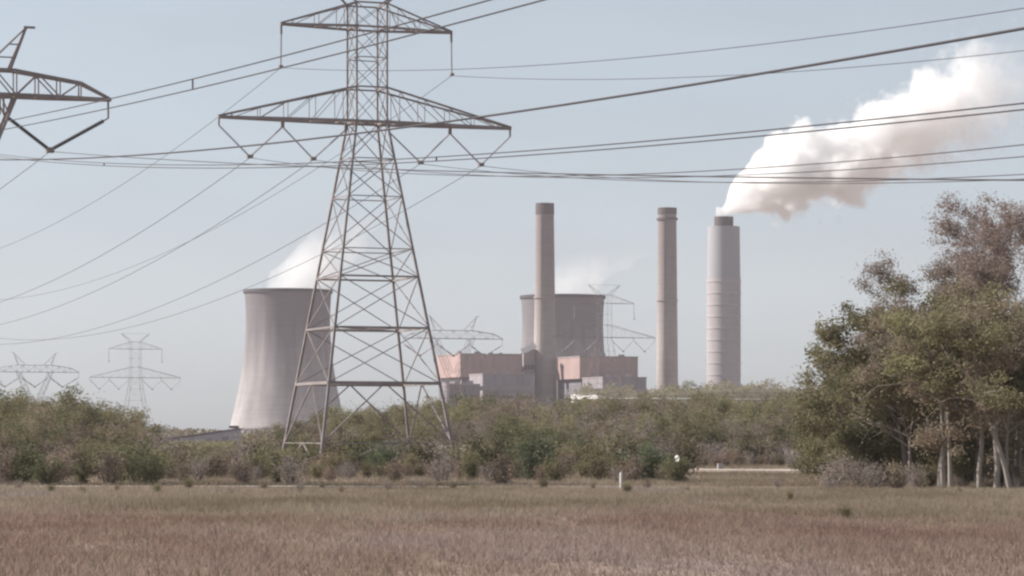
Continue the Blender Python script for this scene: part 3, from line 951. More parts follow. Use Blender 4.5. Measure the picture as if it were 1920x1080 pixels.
def shrub(meshes, loc, s, rz, label, group):
    root = empty('shrub', loc, rz, label, 'shrub', group)
    root.scale = (s, s, s)
    obj('stems', meshes[0], None, root); obj('foliage', meshes[1], None, root)
    return root

# ------------------------------------------------------------------ the mid wood, left thicket, brush
V_OL = [tree_meshes(100 + i, 10, 0.9, 0.32, 6, 3, 0.2, 0.17, 6200, 0.85, 'bark', 'leaf_olive', k=4, npad=44) for i in range(3)]
V_GR = [tree_meshes(120 + i, 10, 0.8, 0.28, 6, 3, 0.2, 0.17, 6400, 0.85, 'bark_dark', 'leaf_green', k=4, npad=46) for i in range(3)]
V_BR = [tree_meshes(140 + i, 9, 0.85, 0.3, 6, 3, 0.17, 0.14, 5200, 0.8, 'bark', 'leaf_brown', k=4, npad=44) for i in range(2)]
V_GY = [tree_meshes(160 + i, 8, 0.75, 0.35, 6, 3, 0.14, 0.10, 1700, 0.6, 'bark', 'leaf_grey', k=4) for i in range(2)]
S_OL = [shrub_meshes(200 + i, 3.5, 2.2, 0.14, 1700, 'leaf_olive') for i in range(2)]
S_GR = [shrub_meshes(210 + i, 3.5, 2.4, 0.14, 1900, 'leaf_green') for i in range(2)]
S_DK = [shrub_meshes(220 + i, 3.5, 2.6, 0.13, 2600, 'leaf_dark') for i in range(2)]
S_BR = [shrub_meshes(230 + i, 2.6, 2.2, 0.11, 1300, 'leaf_brown', 'bark') for i in range(2)]
S_GY = [shrub_meshes(240 + i, 2.6, 2.2, 0.09, 900, 'leaf_grey', 'bark') for i in range(2)]
KIND = {'ol': (V_OL, 'olive'), 'gr': (V_GR, 'green'), 'br': (V_BR, 'russet'), 'gy': (V_GY, 'grey leafless')}

MARKS = [(70, 'by the left picture edge'), (170, 'left of small grey pylon'), (300, 'below small grey pylon'), (470, 'before the dark-roofed shed'), (600, 'below the left cooling tower'),
         (700, 'behind big pylon left legs'), (800, 'behind big pylon right legs'), (900, 'below the left salmon block'), (985, 'left of the tallest chimney'), (1070, 'below the tallest chimney'),
         (1140, 'below the white hut'), (1215, 'below the right salmon block'), (1290, 'below the middle chimney'), (1400, 'below the ringed chimney'), (1500, 'above the sand road'),
         (1600, 'left of the broad olive tree'), (1720, 'behind the broad olive tree'), (1820, 'behind the pale trunks'), (3000, 'by the right picture edge')]
def mark(x):
    for a, w in MARKS:
        if x < a:
            return w
def wood_tree(x, ytop, d, kind, where, group):
    vs, word = KIND[kind]
    base_h = {'ol': 10, 'gr': 10, 'br': 9, 'gy': 8}[kind]
    h = zat(ytop, d)
    s = h / base_h
    return plant('tree', vs[R.randrange(len(vs))], (xat(x, d), d, 0), (s * R.uniform(0.85, 1.2), s * R.uniform(0.85, 1.2), s), R.uniform(0, 6.28),
                 where[0] + word + ' tree ' + where[1] + mark(x), 'tree', group)

def skyline(x, pts):
    for (x0, y0), (x1, y1) in zip(pts[:-1], pts[1:]):
        if x0 <= x <= x1:
            return y0 + (y1 - y0) * (x - x0) / (x1 - x0)
    return pts[-1][1]

# middle wood
SK = [(560, 785), (620, 764), (700, 758), (800, 753), (850, 742), (1000, 740), (1100, 742), (1200, 738), (1300, 736), (1500, 736), (1620, 730), (1960, 725)]
i = 0
for row, (d0, d1, step, dy) in enumerate(((500, 560, 20, 0), (430, 490, 24, 10), (375, 420, 31, 30))):
    x = 560 + row * 9
    while x < 1960:
        d = R.uniform(d0, d1)
        ks = ('ol', 'ol', 'gr', 'br', 'ol', 'gy') if row < 2 else ('gr', 'gy', 'br', 'gy', 'ol')
        y = skyline(x, SK) + dy + abs(R.gauss(0, 6))
        if row == 2 and 1290 < x < 1540: y += 12
        wood_tree(x, y, d, R.choice(ks), (('back-row ', 'middle-row ', 'front-row ')[row], 'of the low wood '), 'trees of the low wood')
        x += step * R.uniform(0.75, 1.3)

# left thicket
SKL = [(-40, 735), (40, 735), (80, 728), (110, 742), (150, 760), (175, 745), (205, 745), (235, 775), (260, 800), (300, 822), (330, 836), (480, 838), (520, 805), (570, 790)]
for row, (d0, d1, step, dy) in enumerate(((420, 480, 22, 0), (350, 400, 24, 16), (290, 330, 30, 45))):
    x = -40 + 7 * row
    while x < 300:
        d = R.uniform(d0, d1)
        y = skyline(x, SKL) + dy + abs(R.gauss(0, 5))
        kind = R.choice(('gr', 'ol', 'ol', 'gr', 'br'))
        if row == 0 and 100 < x < 165: kind = 'br'
        if zat(y, d) > 1.8:
            wood_tree(x, y, d, kind, (('back-row ', 'middle-row ', 'front-row ')[row], 'of the left thicket '), 'trees of the left thicket')
        x += step * R.uniform(0.75, 1.3)
for x, y, d, kind in ((345, 832, 420, 'ol'), (372, 835, 400, 'gr'), (400, 833, 430, 'ol'), (430, 835, 410, 'gr'), (462, 832, 440, 'ol'), (490, 822, 450, 'br'), (515, 803, 470, 'gr'), (545, 800, 470, 'ol'), (575, 792, 480, 'br')):
    wood_tree(x, y, d, kind, ('low ', 'in the gap '), 'trees at the cooling tower foot')

# brush along the edge of the field
SETS = {'ol': (S_OL, 3.5, 'olive'), 'gr': (S_GR, 3.5, 'green'), 'dk': (S_DK, 3.5, 'dark green'), 'br': (S_BR, 2.6, 'russet'), 'gy': (S_GY, 2.6, 'grey twiggy')}
def brush(x, h, d, kind, label, group):
    vs, h0, word = SETS[kind]
    return shrub(vs[R.randrange(len(vs))], (xat(x, d), d, 0), h / h0, R.uniform(0, 6.28), label, group)
x = -40
while x < 1960:
    d = R.uniform(221, 262) if not 1290 < x < 1560 else R.uniform(345, 365)
    kind = R.choice(('br', 'gy', 'ol', 'br', 'gr') if x > 300 else ('gr', 'ol', 'br', 'gr'))
    h = R.uniform(1.3, 2.4) if x > 300 else R.uniform(1.8, 3.2)
    brush(x, h, d, kind, SETS[kind][2] + ' shrub edging the dry field ' + mark(x), 'shrubs edging the field')
    x += R.uniform(16, 30)
x = -40
while x < 1960:
    d = R.uniform(262, 320) if not 1290 < x < 1560 else R.uniform(362, 372)
    kind = R.choice(('br', 'gy', 'ol', 'gr', 'gr'))
    brush(x, R.uniform(2.0, 4.2), d, kind, SETS[kind][2] + ' shrub in the thick brush ' + mark(x), 'shrubs before the wood')
    x += R.uniform(15, 28)
for x, yt, d, kind, lab in ((1003, 822, 245, 'dk', 'dark green bush left of the white marker post'),
                            (1212, 838, 238, 'dk', 'big dark green bush right of the white marker post'),
                            (1262, 858, 232, 'dk', 'dark green bush under the round white sign'),
                            (722, 835, 262, 'dk', 'dark green bush between the big pylon legs'),
                            (1660, 800, 225, 'gr', 'bright green bush at the foot of the tall right trees'),
                            (1600, 820, 240, 'gr', 'green bush at the left foot of the tall right trees'),
                            (478, 845, 250, 'gr', 'leafy green bush below the left cooling tower'),
                            (540, 838, 282, 'ol', 'olive bush at the left foot of the big pylon'),
                            (600, 850, 270, 'br', 'russet bush at the near left foot of the big pylon'),
                            (775, 842, 280, 'br', 'russet bush at the near right foot of the big pylon'),
                            (850, 838, 284, 'ol', 'olive bush at the right foot of the big pylon'),
                            (660, 845, 275, 'gr', 'green bush in the middle under the big pylon'),
                            (110, 850, 238, 'br', 'pale brown bush low in the left thicket')):
    brush(x, zat(yt, d), d, kind, lab, 'single bushes')

for x in range(-20, 1950, 62):
    xx = x + R.uniform(-24, 24); d = R.uniform(185, 211)
    kind = R.choice(('br', 'gy', 'ol', 'gy'))
    brush(xx, R.uniform(0.35, 0.85), d, kind, 'low ' + SETS[kind][2] + ' tuft in the field ' + mark(xx), 'low tufts at the far side of the field')

# far wood on the skyline: one mass
rng = np.random.default_rng(5)
n = 26000
dd_ = rng.uniform(1560, 1800, n); xx_ = (rng.uniform(-150, 2070, n) - 960) / FPX * dd_
hh_ = 7.5 + 2.5 * np.sin(xx_ * 0.05) + 1.5 * np.sin(xx_ * 0.17 + 1)
C = np.stack([xx_, dd_, rng.uniform(0.0, 1, n) ** 0.8 * hh_], 1)
V, F = leaves_mesh(C, 1.1, rng)
tag(obj('far_wood', np_mesh('far_wood', V, F, M['leaf_olive'])), 'low olive wood far off at the foot of the power station', 'wood', kind='stuff')
rng = np.random.default_rng(9)
n = 15000
xx_ = rng.uniform(15, 335, n); dd_ = rng.uniform(1858, 2035, n)
gz = np.array([mound_z(a_, b_) for a_, b_ in zip(xx_, dd_)])
hh_ = np.clip(3.4 + 2.6 * np.sin(xx_ * 0.19 + np.sin(dd_ * 0.07)) + 2.0 * np.sin(xx_ * 0.47 + 2), 0.6, 9)
kp = gz > 3
C = np.stack([xx_, dd_, gz - 0.5 + rng.uniform(0, 1, n) * hh_], 1)[kp]
V, F = leaves_mesh(C, 0.9, rng)
tag(obj('mound_scrub', np_mesh('mound_scrub', V, F, M['leaf_olive'])), 'olive scrub covering the long mound right of the plant', 'scrub', kind='stuff')
rng = np.random.default_rng(6)
n = 16000
dd_ = rng.uniform(480, 1490, n); xx_ = (rng.uniform(180, 640, n) - 960) / FPX * dd_
C = np.stack([xx_, dd_, rng.uniform(0.0, 1, n) * (1.5 + 0.9 * np.sin(xx_ * 0.21) * np.sin(dd_ * 0.05))], 1)
V, F = leaves_mesh(C, 0.45, rng)
tag(obj('low_scrub', np_mesh('low_scrub', V, F, M['leaf_olive'])), 'low olive scrub on the flat before the dark-roofed shed', 'scrub', kind='stuff')
for x, yt, d in ((1262, 722, 1990), (1283, 713, 1990), (1300, 724, 1995), (1400, 731, 1990), (1425, 733, 1990)):
    g = mound_z(xat(x, d), d)
    h = zat(yt, d) - g
    plant('tree', V_GR[R.randrange(3)], (xat(x, d), d, g - 0.3), (h / 10 * 1.5, h / 10 * 1.5, h / 10), R.uniform(0, 6), 'dark rounded tree on the mound between the chimneys', 'tree', 'trees on the mound')

# ------------------------------------------------------------------ the tall trees at the right
GT = 'tall trees at the right edge'
def tall(x, yt, d, meshes_args, label, rz=0.0, sx=1.0):
    H = zat(yt, d)
    return plant('tall_tree', tree_meshes(*meshes_args[0], H, *meshes_args[1:], ) if False else tree_meshes(meshes_args['seed'], H, **{k: v for k, v in meshes_args.items() if k != 'seed'}),
                 (xat(x, d), d, 0), (sx, sx, 1), rz, label, 'tree', GT)
oak = dict(spread=1.05, trunk_frac=0.36, nlimb=8, depth=4, r_trunk=0.28, leaf=0.13, nleaf=30000, clump=0.8, bark='bark', foliage='leaf_olive', up=0.75, npad=95)
bare = dict(spread=0.8, trunk_frac=0.40, nlimb=7, depth=5, r_trunk=0.25, leaf=0.095, nleaf=72000, clump=0.62, bark='twig', foliage='leaf_rose', up=1.0)
tall(1702, 548, 222, dict(oak, seed=31, lean=-0.05, nleaf=40000, clump=0.85, npad=105), 'broad olive tree leading the tall group, its crown reaching left', 0.4, 0.88)
tall(1640, 650, 228, dict(oak, seed=32, nleaf=18000, clump=0.7, npad=60), 'lower olive tree at the left end of the tall group', 2.0, 0.8)
tall(1762, 545, 214, dict(oak, seed=33, foliage='leaf_brown', nleaf=22000, trunk_frac=0.5, bark='bark_pale', r_trunk=0.24), 'pale-trunked brownish tree in the middle of the tall group', 1.0, 0.85)
tall(1945, 378, 232, dict(bare, seed=41), 'tallest rosy leafless tree at the right picture edge', 1.57, 0.85)
tall(1842, 448, 236, dict(bare, seed=42, nleaf=62000), 'rosy leafless tree behind the broad olive tree', 4.4, 0.9)
tall(1905, 505, 224, dict(oak, seed=34, nleaf=26000, trunk_frac=0.42), 'olive tree below the tallest rosy tree', 0.7, 1.0)
tall(1830, 560, 216, dict(oak, seed=35, nleaf=24000, trunk_frac=0.45, r_trunk=0.2, bark='bark_pale'), 'olive tree with thin pale trunk near the right edge', 2.7, 0.95)
tall(1705, 665, 219, dict(oak, seed=36, nleaf=18000, foliage='leaf_green', r_trunk=0.2), 'short green tree under the broad olive crown', 2.2, 0.9)
tall(1955, 405, 228, dict(bare, seed=43), 'rosy leafless tree cut by the right picture edge', 2.2, 0.85)
tall(1885, 650, 207, dict(oak, seed=37, nleaf=14000, trunk_frac=0.5, r_trunk=0.17, foliage='leaf_brown', bark='bark_pale'), 'brownish pale-trunked tree nearest the right edge', 0.2, 0.8)
tall(1690, 610, 250, dict(oak, seed=38, nleaf=22000, foliage='leaf_brown', r_trunk=0.2), 'brownish tree in the shade behind the broad olive tree', 1.1, 0.75)
tall(1790, 590, 252, dict(oak, seed=39, nleaf=22000, trunk_frac=0.3, r_trunk=0.2), 'olive tree filling the back of the tall group', 0.3, 1.0)
tall(1870, 600, 248, dict(oak, seed=40, nleaf=22000, trunk_frac=0.3, r_trunk=0.2, foliage='leaf_green'), 'green tree filling the back of the group by the right edge', 1.9, 1.0)
tall(1740, 720, 250, dict(oak, seed=44, nleaf=16000, trunk_frac=0.25, r_trunk=0.16, foliage='leaf_green', npad=60), 'low green tree between the tall trunks', 0.9, 1.0)
tall(1825, 705, 252, dict(oak, seed=45, nleaf=18000, trunk_frac=0.25, r_trunk=0.16, npad=60), 'low olive tree behind the pale trunks', 2.9, 1.0)
tall(1775, 690, 258, dict(oak, seed=61, nleaf=16000, trunk_frac=0.2, r_trunk=0.16, npad=60, foliage='leaf_brown'), 'low brownish tree far back between the pale trunks', 0.9, 1.0)
tall(1880, 680, 256, dict(oak, seed=62, nleaf=16000, trunk_frac=0.2, r_trunk=0.16, npad=60), 'low olive tree far back by the right edge', 1.9, 1.0)
tall(1930, 700, 246, dict(oak, seed=63, nleaf=14000, trunk_frac=0.2, r_trunk=0.16, npad=60, foliage='leaf_green'), 'low green tree cut by the right edge', 2.2, 1.0)
tall(1848, 760, 236, dict(oak, seed=64, nleaf=12000, trunk_frac=0.15, r_trunk=0.14, npad=50, foliage='leaf_brown'), 'short brownish tree close behind the pale trunks', 0.2, 1.1)
slim = dict(spread=0.7, trunk_frac=0.62, nlimb=6, depth=3, r_trunk=0.19, leaf=0.12, nleaf=9000, clump=0.7, bark='bark_pale', foliage='leaf_olive', up=0.9, npad=40)
tall(1768, 585, 209, dict(slim, seed=51, lean=-0.02), 'slim pale-trunked tree, leftmost of the bare trunks', 0.5, 1.0)
tall(1782, 620, 211, dict(slim, seed=52, foliage='leaf_brown'), 'slim pale trunk close beside the leftmost bare trunk', 1.5, 0.9)
tall(1836, 600, 207, dict(slim, seed=53), 'slim pale trunk midway among the bare trunks', 2.5, 1.0)
tall(1868, 560, 206, dict(slim, seed=54, foliage='leaf_brown', r_trunk=0.22), 'thicker pale trunk standing right of the midway trunk', 3.5, 1.0)
tall(1893, 590, 205, dict(slim, seed=55), 'slim pale trunk, rightmost of the bare trunks', 4.5, 1.0)
tall(1650, 735, 232, dict(oak, seed=46, nleaf=16000, trunk_frac=0.22, r_trunk=0.16, foliage='leaf_green'), 'low green tree under the left end of the tall group', 1.4, 1.0)
for x, yt, d, kind in ((1560, 850, 212, 'gy'), (1640, 868, 205, 'gy'), (1610, 860, 216, 'gy'), (1680, 870, 205, 'br'), (1720, 868, 209, 'gy'), (1800, 890, 213, 'gy'), (1850, 895, 212, 'br'), (1910, 888, 212, 'gy'), (1745, 870, 216, 'gr')):
    brush(x, zat(yt, d), d, kind, SETS[kind][2] + ' undergrowth shrub ' + ('at the left foot of the tall trees' if x < 1620 else 'under the broad olive tree' if x < 1700 else 'left of the pale trunks' if x < 1780 else 'among the pale trunks' if x < 1860 else 'by the right picture edge'), 'undergrowth of the tall trees')

# ------------------------------------------------------------------ dry grass of the field
def field(name, n, dmin, dmax, hgt, mat, label, seed, pref):
    rng = np.random.default_rng(seed)
    d = np.sqrt(rng.uniform(dmin ** 2, dmax ** 2, n))
    x = rng.uniform(-0.235, 0.235, n) * d
    keep = rng.uniform(size=n) < pref(x, d)
    x, d = x[keep], d[keep]; n = len(x)
    patch = np.zeros(n)
    for fx, fd, am in ((0.21, 0.09, 0.28), (0.47, 0.17, 0.24), (0.95, 0.33, 0.2), (1.9, 0.7, 0.16)):
        p1, p2 = rng.uniform(0, 6.28, 2)
        patch += am * np.sin(x * fx + 1.7 * np.sin(d * fd * 0.6 + p2) + p1) * np.sin(d * fd + 1.3 * np.sin(x * fx * 0.7 + p1) + p2)
    patch = np.clip(0.95 + 1.1 * patch, 0.25, 2.2)
    patch *= np.where((d > 190) & (d < 216), np.clip((216 - d) / 26, 0.45, 1), 1.0)
    patch *= np.where((d > 280) & (d < 332) & (x > 14) & (x < 44), 0.5, 1.0)
    Vs = []; Fs = []
    nb = 4
    base = np.stack([x, d, np.zeros(n)], 1)
    for b in range(nb):
        off = rng.normal(size=(n, 3)) * np.array([0.16, 0.16, 0])
        a = rng.uniform(0, 6.283, n)
        ln = rng.uniform(0.15, 1.3, n)
        h = hgt * patch * rng.uniform(0.4, 1.35, n)
        w = rng.uniform(0.012, 0.026, n)
        dirx = np.stack([np.cos(a), np.sin(a), np.zeros(n)], 1)
        side = np.stack([-np.sin(a), np.cos(a), np.zeros(n)], 1)
        P0 = base + off
        tip = P0 + dirx * (ln * h)[:, None] + np.array([0, 0, 1.0]) * h[:, None]
        Vs.append(np.stack([P0 - side * w[:, None], P0 + side * w[:, None], tip], 1).reshape(-1, 3))
    V = np.concatenate(Vs)
    F = np.arange(len(V)).reshape(-1, 3)
    tag(obj(name, np_mesh(name, V, F, M[mat])), label, 'grass', kind='stuff')
def red_w(x, d):
    t = np.clip((150 + 12 * np.sin(x * 0.2) - d) / 30, 0, 1)
    return 0.12 + 0.88 * t
def olive_w(x, d):
    return 1.05 - red_w(x, d)
def off_track(x, d):
    return np.abs(d - (216 - 0.06 * x)) > 1.5
field('red_grass', 125000, 68, 226, 0.25, 'grass_red', 'dry reddish grass covering the near part of the field', 21, lambda x, d: red_w(x, d) * off_track(x, d))
field('olive_grass', 125000, 68, 232, 0.30, 'grass_olive', 'dry olive grass covering the far part of the field', 22, lambda x, d: olive_w(x, d) * off_track(x, d))
field('rough_grass', 50000, 232, 380, 0.4, 'grass_olive', 'rough pale grass between the shrubs beyond the field', 23, lambda x, d: np.where((d > 300) & (d < 332) & (x > 15) & (x < 42), 0, 1.0))

for x, yb, h, kind, lab in ((1480, 938, 0.6, 'ol', 'small dark shrub out in the field below the sand road'),
                            (1585, 972, 0.6, 'ol', 'olive shrub out in the field towards the right')):
    d = HC * FPX / (yb - HORIZON)
    brush(x, h, d, kind, lab, 'shrubs out in the field')

# ------------------------------------------------------------------ marker posts by the tracks
d = HC * FPX / (917 - HORIZON)
r_ = empty('marker_post', (xat(1164, d), d, 0), 0, 'white marker post standing beside the sand track', 'post')
MB().tube([(0, 0, -0.2), (0, 0, 1.12)], 0.085, 8).build('shaft', M['white'], r_)
MB().tube([(0, 0, 1.121), (0, 0, 1.2)], [0.1, 0.03], 8).build('cap', M['white'], r_)
d = 226.0
r_ = empty('round_sign', (xat(1271, d), d, 0), -0.9, 'small round white sign on a thin post above the dark bush', 'sign')
MB().tube([(0, 0, -0.2), (0, 0, 2.1)], 0.035, 6).build('post', M['steel'], r_)
MB().tube([(0, -0.06, 2.04), (0, -0.10, 2.04)], 0.27, 20).build('disc', M['white'], r_)
d = 332.0
r_ = empty('utility_box', (xat(1350, d), d, 0), 0.2, 'small pale utility box beside the sand road', 'box')
MB().box(-0.28, 0.28, -0.2, 0.2, -0.1, 0.62).build('cabinet', M['ring'], r_)
MB().box(-0.32, 0.32, -0.24, 0.24, 0.622, 0.68).build('lid', M['mauve'], r_)

# ------------------------------------------------------------------ smoke and steam (real volumes)
def vol_material(name, dens, color, scale, lo, hi, fade=None, step=1.0, detail=4):
    """fade: (axis vector in object space, start, end) density ramps from 1 to 0"""
    m = bpy.data.materials.new(name)
    m.use_nodes = True
    nt = m.node_tree
    for n_ in list(nt.nodes): nt.nodes.remove(n_)
    out = nt.nodes.new('ShaderNodeOutputMaterial')
    pv = nt.nodes.new('ShaderNodeVolumePrincipled')
    pv.inputs['Color'].default_value = (*color, 1)
    pv.inputs['Anisotropy'].default_value = 0.0
    tc = nt.nodes.new('ShaderNodeTexCoord')
    no = nt.nodes.new('ShaderNodeTexNoise')
    no.inputs['Scale'].default_value = scale; no.inputs['Detail'].default_value = detail; no.inputs['Roughness'].default_value = 0.6
    nt.links.new(tc.outputs['Object'], no.inputs['Vector'])
    mr = nt.nodes.new('ShaderNodeMapRange')
    mr.inputs['From Min'].default_value = lo; mr.inputs['From Max'].default_value = hi
    mr.inputs['To Min'].default_value = 0; mr.inputs['To Max'].default_value = dens
    nt.links.new(no.outputs['Fac'], mr.inputs['Value'])
    val = mr.outputs[0]
    for fd in (fade or []):
        dt = nt.nodes.new('ShaderNodeVectorMath'); dt.operation = 'DOT_PRODUCT'
        dt.inputs[1].default_value = fd[0]
        nt.links.new(tc.outputs['Object'], dt.inputs[0])
        r2 = nt.nodes.new('ShaderNodeMapRange'); r2.interpolation_type = 'SMOOTHSTEP'
        r2.inputs['From Min'].default_value = fd[1]; r2.inputs['From Max'].default_value = fd[2]
        r2.inputs['To Min'].default_value = 1; r2.inputs['To Max'].default_value = fd[3] if len(fd) > 3 else 0
        nt.links.new(dt.outputs['Value'], r2.inputs['Value'])
        mu = nt.nodes.new('ShaderNodeMath'); mu.operation = 'MULTIPLY'
        nt.links.new(val, mu.inputs[0]); nt.links.new(r2.outputs[0], mu.inputs[1])
        val = mu.outputs[0]
    nt.links.new(val, pv.inputs['Density'])
    nt.links.new(pv.outputs[0], out.inputs['Volume'])
    m.cycles.volume_step_rate = step
    return m

def puff_mesh(name, path, seed, voxel, per=16, bulge=0.38, extra=()):
    """path: list of (centre, radius); many puffs along it fused into one billowing skin"""
    rng = np.random.default_rng(seed)
    bm = bmesh.new()
    P = [Vector(p) for p, r in path]; Rr = [r for p, r in path]
    def put(c, r):
        bmesh.ops.create_icosphere(bm, subdivisions=2, radius=r, matrix=Matrix.Translation(c))
    for i in range(len(P) - 1):
        L = (P[i + 1] - P[i]).length
        n = max(2, int(L / (0.35 * (Rr[i] + Rr[i + 1]) / 2)))
        for j in range(n):
            t = j / n
            c = P[i].lerp(P[i + 1], t); r = Rr[i] + (Rr[i + 1] - Rr[i]) * t
            put(c, r * 0.72)
            for q in range(per):
                a = Vector(rng.normal(size=3)).normalized()
                rr = r * rng.uniform(0.16, bulge)
                put(c + a * (r - rr * rng.uniform(0.5, 1.0)) + Vector(rng.normal(size=3)) * r * 0.05, rr)
    for c, r in extra:
        put(c, r * 0.8)
        for q in range(14):
            a = Vector(rng.normal(size=3)).normalized(); rr = r * rng.uniform(0.2, 0.45)
            put(c + a * r * 0.7, rr)
    me = bpy.data.meshes.new(name); bm.to_mesh(me); bm.free()
    o = bpy.data.objects.new(name, me); COL.objects.link(o)
    md = o.modifiers.new('fuse', 'REMESH'); md.mode = 'VOXEL'; md.voxel_size = voxel
    dg = bpy.context.evaluated_depsgraph_get()
    me2 = bpy.data.meshes.new_from_object(o.evaluated_get(dg))
    bpy.data.objects.remove(o)
    me2.name = name
    return me2

D3 = 2200.0
top3 = px(1357, 405, D3)
def rel(x, y, dy=0.0):
    p = px(x, y, D3); p.y += dy
    return p - top3
K3 = D3 / FPX
PATH = [(-6, 3, 5.5), (0, 3, 6.2), (4, 10, 10.5), (14, 20, 20), (34, 30, 33), (63, 36.5, 39), (96, 44, 41), (128, 60, 42), (157, 78, 46), (194, 92, 52), (235, 102, 54), (280, 111, 56)]

def plume_material():
    m = bpy.data.materials.new('white_smoke'); m.use_nodes = True
    nt = m.node_tree; N = nt.nodes; LK = nt.links.new
    for n_ in list(N): N.remove(n_)
    out = N.new('ShaderNodeOutputMaterial'); pv = N.new('ShaderNodeVolumePrincipled')
    pv.inputs['Color'].default_value = (0.999, 0.998, 0.996, 1)
    pv.inputs['Anisotropy'].default_value = 0.0
    tc = N.new('ShaderNodeTexCoord'); sx = N.new('ShaderNodeSeparateXYZ'); LK(tc.outputs['Object'], sx.inputs[0])
    def math_(op, a, b=None, c=None):
        n_ = N.new('ShaderNodeMath'); n_.operation = op
        for i_, v_ in enumerate((a, b, c)):
            if v_ is None: continue
            if isinstance(v_, (int, float)): n_.inputs[i_].default_value = v_
            else: LK(v_, n_.inputs[i_])
        return n_.outputs[0]
    xn = math_('MULTIPLY_ADD', sx.outputs['X'], 1 / 300.0, 20 / 300.0)
    def curve(col, scale):
        fc = N.new('ShaderNodeFloatCurve')
        cv = fc.mapping.curves[0]
        P_ = [((x_ + 20) / 300.0, (z_, r_c)[col] / scale) for x_, z_, r_c in PATH]
        cv.points[0].location = P_[0]; cv.points[1].location = P_[-1]
        for p_ in P_[1:-1]: cv.points.new(*p_)
        fc.mapping.update()
        LK(xn, fc.inputs['Value'])
        return math_('MULTIPLY', fc.outputs[0], scale)
    zc = curve(0, 125.0); rc = curve(1, 80.0)
    dz = math_('SUBTRACT', sx.outputs['Z'], zc)
    d2 = math_('SQRT', math_('ADD', math_('MULTIPLY', dz, dz), math_('MULTIPLY', sx.outputs['Y'], sx.outputs['Y'])))
    dn = math_('DIVIDE', d2, rc)
    # billows: two sizes of rounded cells on a warped grid, plus fine torn noise
    wn_ = N.new('ShaderNodeTexNoise'); wn_.inputs['Scale'].default_value = 0.03; wn_.inputs['Detail'].default_value = 1
    LK(tc.outputs['Object'], wn_.inputs['Vector'])
    vm = N.new('ShaderNodeVectorMath'); vm.operation = 'MULTIPLY_ADD'; vm.inputs[1].default_value = (26, 26, 26)
    LK(wn_.outputs['Color'], vm.inputs[0]); LK(tc.outputs['Object'], vm.inputs[2])
    def cells(sc_):
        v_ = N.new('ShaderNodeTexVoronoi'); v_.feature = 'F1'; v_.inputs['Scale'].default_value = sc_
        LK(vm.outputs[0], v_.inputs['Vector']); return v_.outputs['Distance']
    fn = N.new('ShaderNodeTexNoise'); fn.inputs['Scale'].default_value = 0.11; fn.inputs['Detail'].default_value = 3; fn.inputs['Roughness'].default_value = 0.62
    LK(tc.outputs['Object'], fn.inputs['Vector'])
    e = math_('SUBTRACT', 1.0, dn)
    e = math_('ADD', e, math_('MULTIPLY', math_('SUBTRACT', 0.42, cells(0.034)), 0.85))
    e = math_('ADD', e, math_('MULTIPLY', math_('SUBTRACT', 0.42, cells(0.085)), 0.38))
    # torn edges get stronger downwind
    far = N.new('ShaderNodeMapRange'); far.inputs['From Min'].default_value = 20; far.inputs['From Max'].default_value = 200
    far.inputs['To Min'].default_value = 0.25; far.inputs['To Max'].default_value = 1.5
    LK(sx.outputs['X'], far.inputs['Value'])
    e = math_('ADD', e, math_('MULTIPLY', math_('SUBTRACT', fn.outputs['Fac'], 0.5), far.outputs[0]))
    soft = N.new('ShaderNodeMapRange'); soft.inputs['From Min'].default_value = 0; soft.inputs['From Max'].default_value = 220
    soft.inputs['To Min'].default_value = 0.08; soft.inputs['To Max'].default_value = 0.8
    LK(sx.outputs['X'], soft.inputs['Value'])
    k_ = math_('DIVIDE', e, soft.outputs[0])
    cl = N.new('ShaderNodeClamp'); LK(k_, cl.inputs['Value'])
    kk = math_('MULTIPLY', cl.outputs[0], cl.outputs[0])
    fd = N.new('ShaderNodeMapRange'); fd.interpolation_type = 'SMOOTHSTEP'
    fd.inputs['From Min'].default_value = 115; fd.inputs['From Max'].default_value = 242; fd.inputs['To Min'].default_value = 0.18; fd.inputs['To Max'].default_value = 0.004
    LK(sx.outputs['X'], fd.inputs['Value'])
    LK(math_('MULTIPLY', kk, fd.outputs[0]), pv.inputs['Density'])
    LK(pv.outputs[0], out.inputs['Volume'])
    m.cycles.volume_step_rate = 0.22
    return m
hull = MB().tube([Vector((x_, 0, z_)) for x_, z_, r_c in PATH], [r_c * 1.45 + 1.5 for x_, z_, r_c in PATH], 20)
o = hull.build('smoke_plume', plume_material())
bm_ = bmesh.new(); bm_.from_mesh(o.data); bmesh.ops.recalc_face_normals(bm_, faces=bm_.faces[:]); bm_.to_mesh(o.data); bm_.free()
o.location = top3
tag(o, 'thick white smoke drifting right from the ringed grey chimney', 'smoke', kind='stuff')

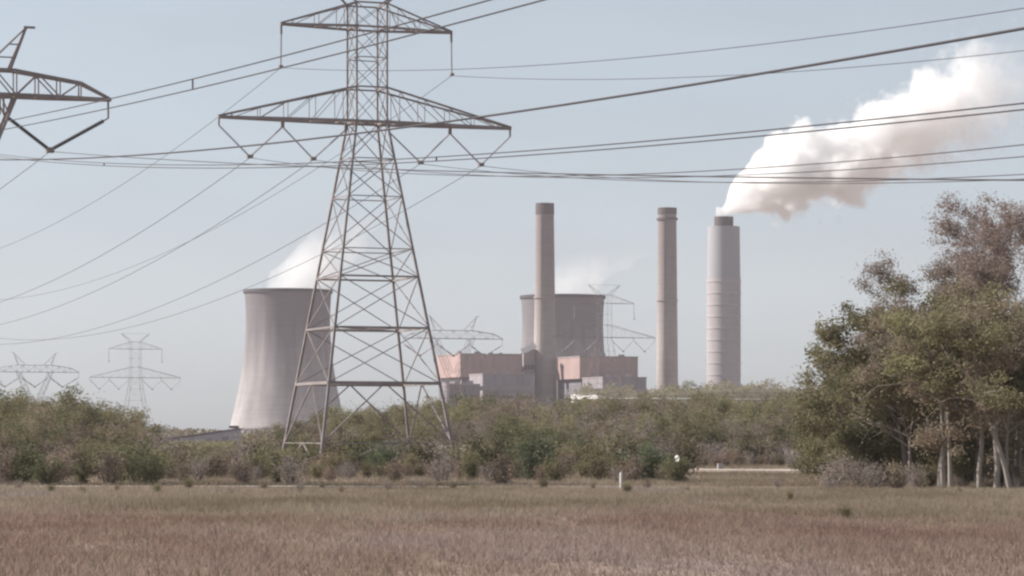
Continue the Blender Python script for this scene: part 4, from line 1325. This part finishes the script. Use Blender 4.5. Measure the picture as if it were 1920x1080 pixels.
def steam(x, y, d, path, r, dens, label, seed, fade):
    o0 = px(x, y, d)
    k = d / FPX
    pts = [(Vector(((a - x) * k, 0, (y - b) * k)), rr * k) for (a, b, rr) in path]
    me = puff_mesh('steam_plume', pts, seed, 5.0, per=8)
    o = obj('steam_plume', me, vol_material('thin_steam', dens, (0.998, 0.997, 0.996), 0.03, 0.3, 0.75, fade=fade, step=0.5))
    o.location = o0
    tag(o, label, 'steam', kind='stuff')
steam(540, 550, 2500, [(540, 556, 66), (560, 520, 62), (605, 470, 58), (660, 420, 52), (720, 370, 50)], 0, 0.09, 'soft steam rising right out of the left cooling tower', 8,
      [((0.0, 0, 1.0), 0, 75, 0.0)])
steam(1055, 562, 2600, [(1055, 566, 62), (1080, 530, 52), (1130, 490, 44), (1190, 460, 40), (1240, 440, 36)], 0, 0.05, 'faint steam rising right out of the right cooling tower', 9,
      [((0.0, 0, 1.0), 5, 50, 0.0)])

# ------------------------------------------------------------------ look-alikes that share a wording are told apart by their order
ORD = ['leftmost', 'second from left', 'third from left', 'fourth from left', 'fifth from left', 'sixth from left', 'seventh from left', 'eighth from left']
same = {}
for o in COL.objects:
    if o.parent is None and o.get('label') and o.get('group'):
        same.setdefault(o['label'], []).append(o)
for lab, os_ in same.items():
    if len(os_) > 1:
        os_.sort(key=lambda q: q.location.x / q.location.y)
        for q, w in zip(os_, ORD):
            q['label'] = lab + ', ' + w
            if len(q['label'].split()) > 16:
                q['label'] = q['label'].replace('of the low wood ', '').replace('in the thick brush ', '')

# ------------------------------------------------------------------ haze
HZ = 1
if HZ:
    me = MB().box(GX0 - 60, GX1 + 60, GY0 - 60, GY1 + 60, -1.0, 360.0)
    m = bpy.data.materials.new('pale_haze'); m.use_nodes = True
    nt = m.node_tree
    for n_ in list(nt.nodes): nt.nodes.remove(n_)
    out = nt.nodes.new('ShaderNodeOutputMaterial'); pv = nt.nodes.new('ShaderNodeVolumePrincipled')
    pv.inputs['Color'].default_value = (0.985, 0.93, 1.0, 1)
    pv.inputs['Density'].default_value = 0.000055
    nt.links.new(pv.outputs[0], out.inputs['Volume'])
    tag(me.build('haze', m), kind='stuff')
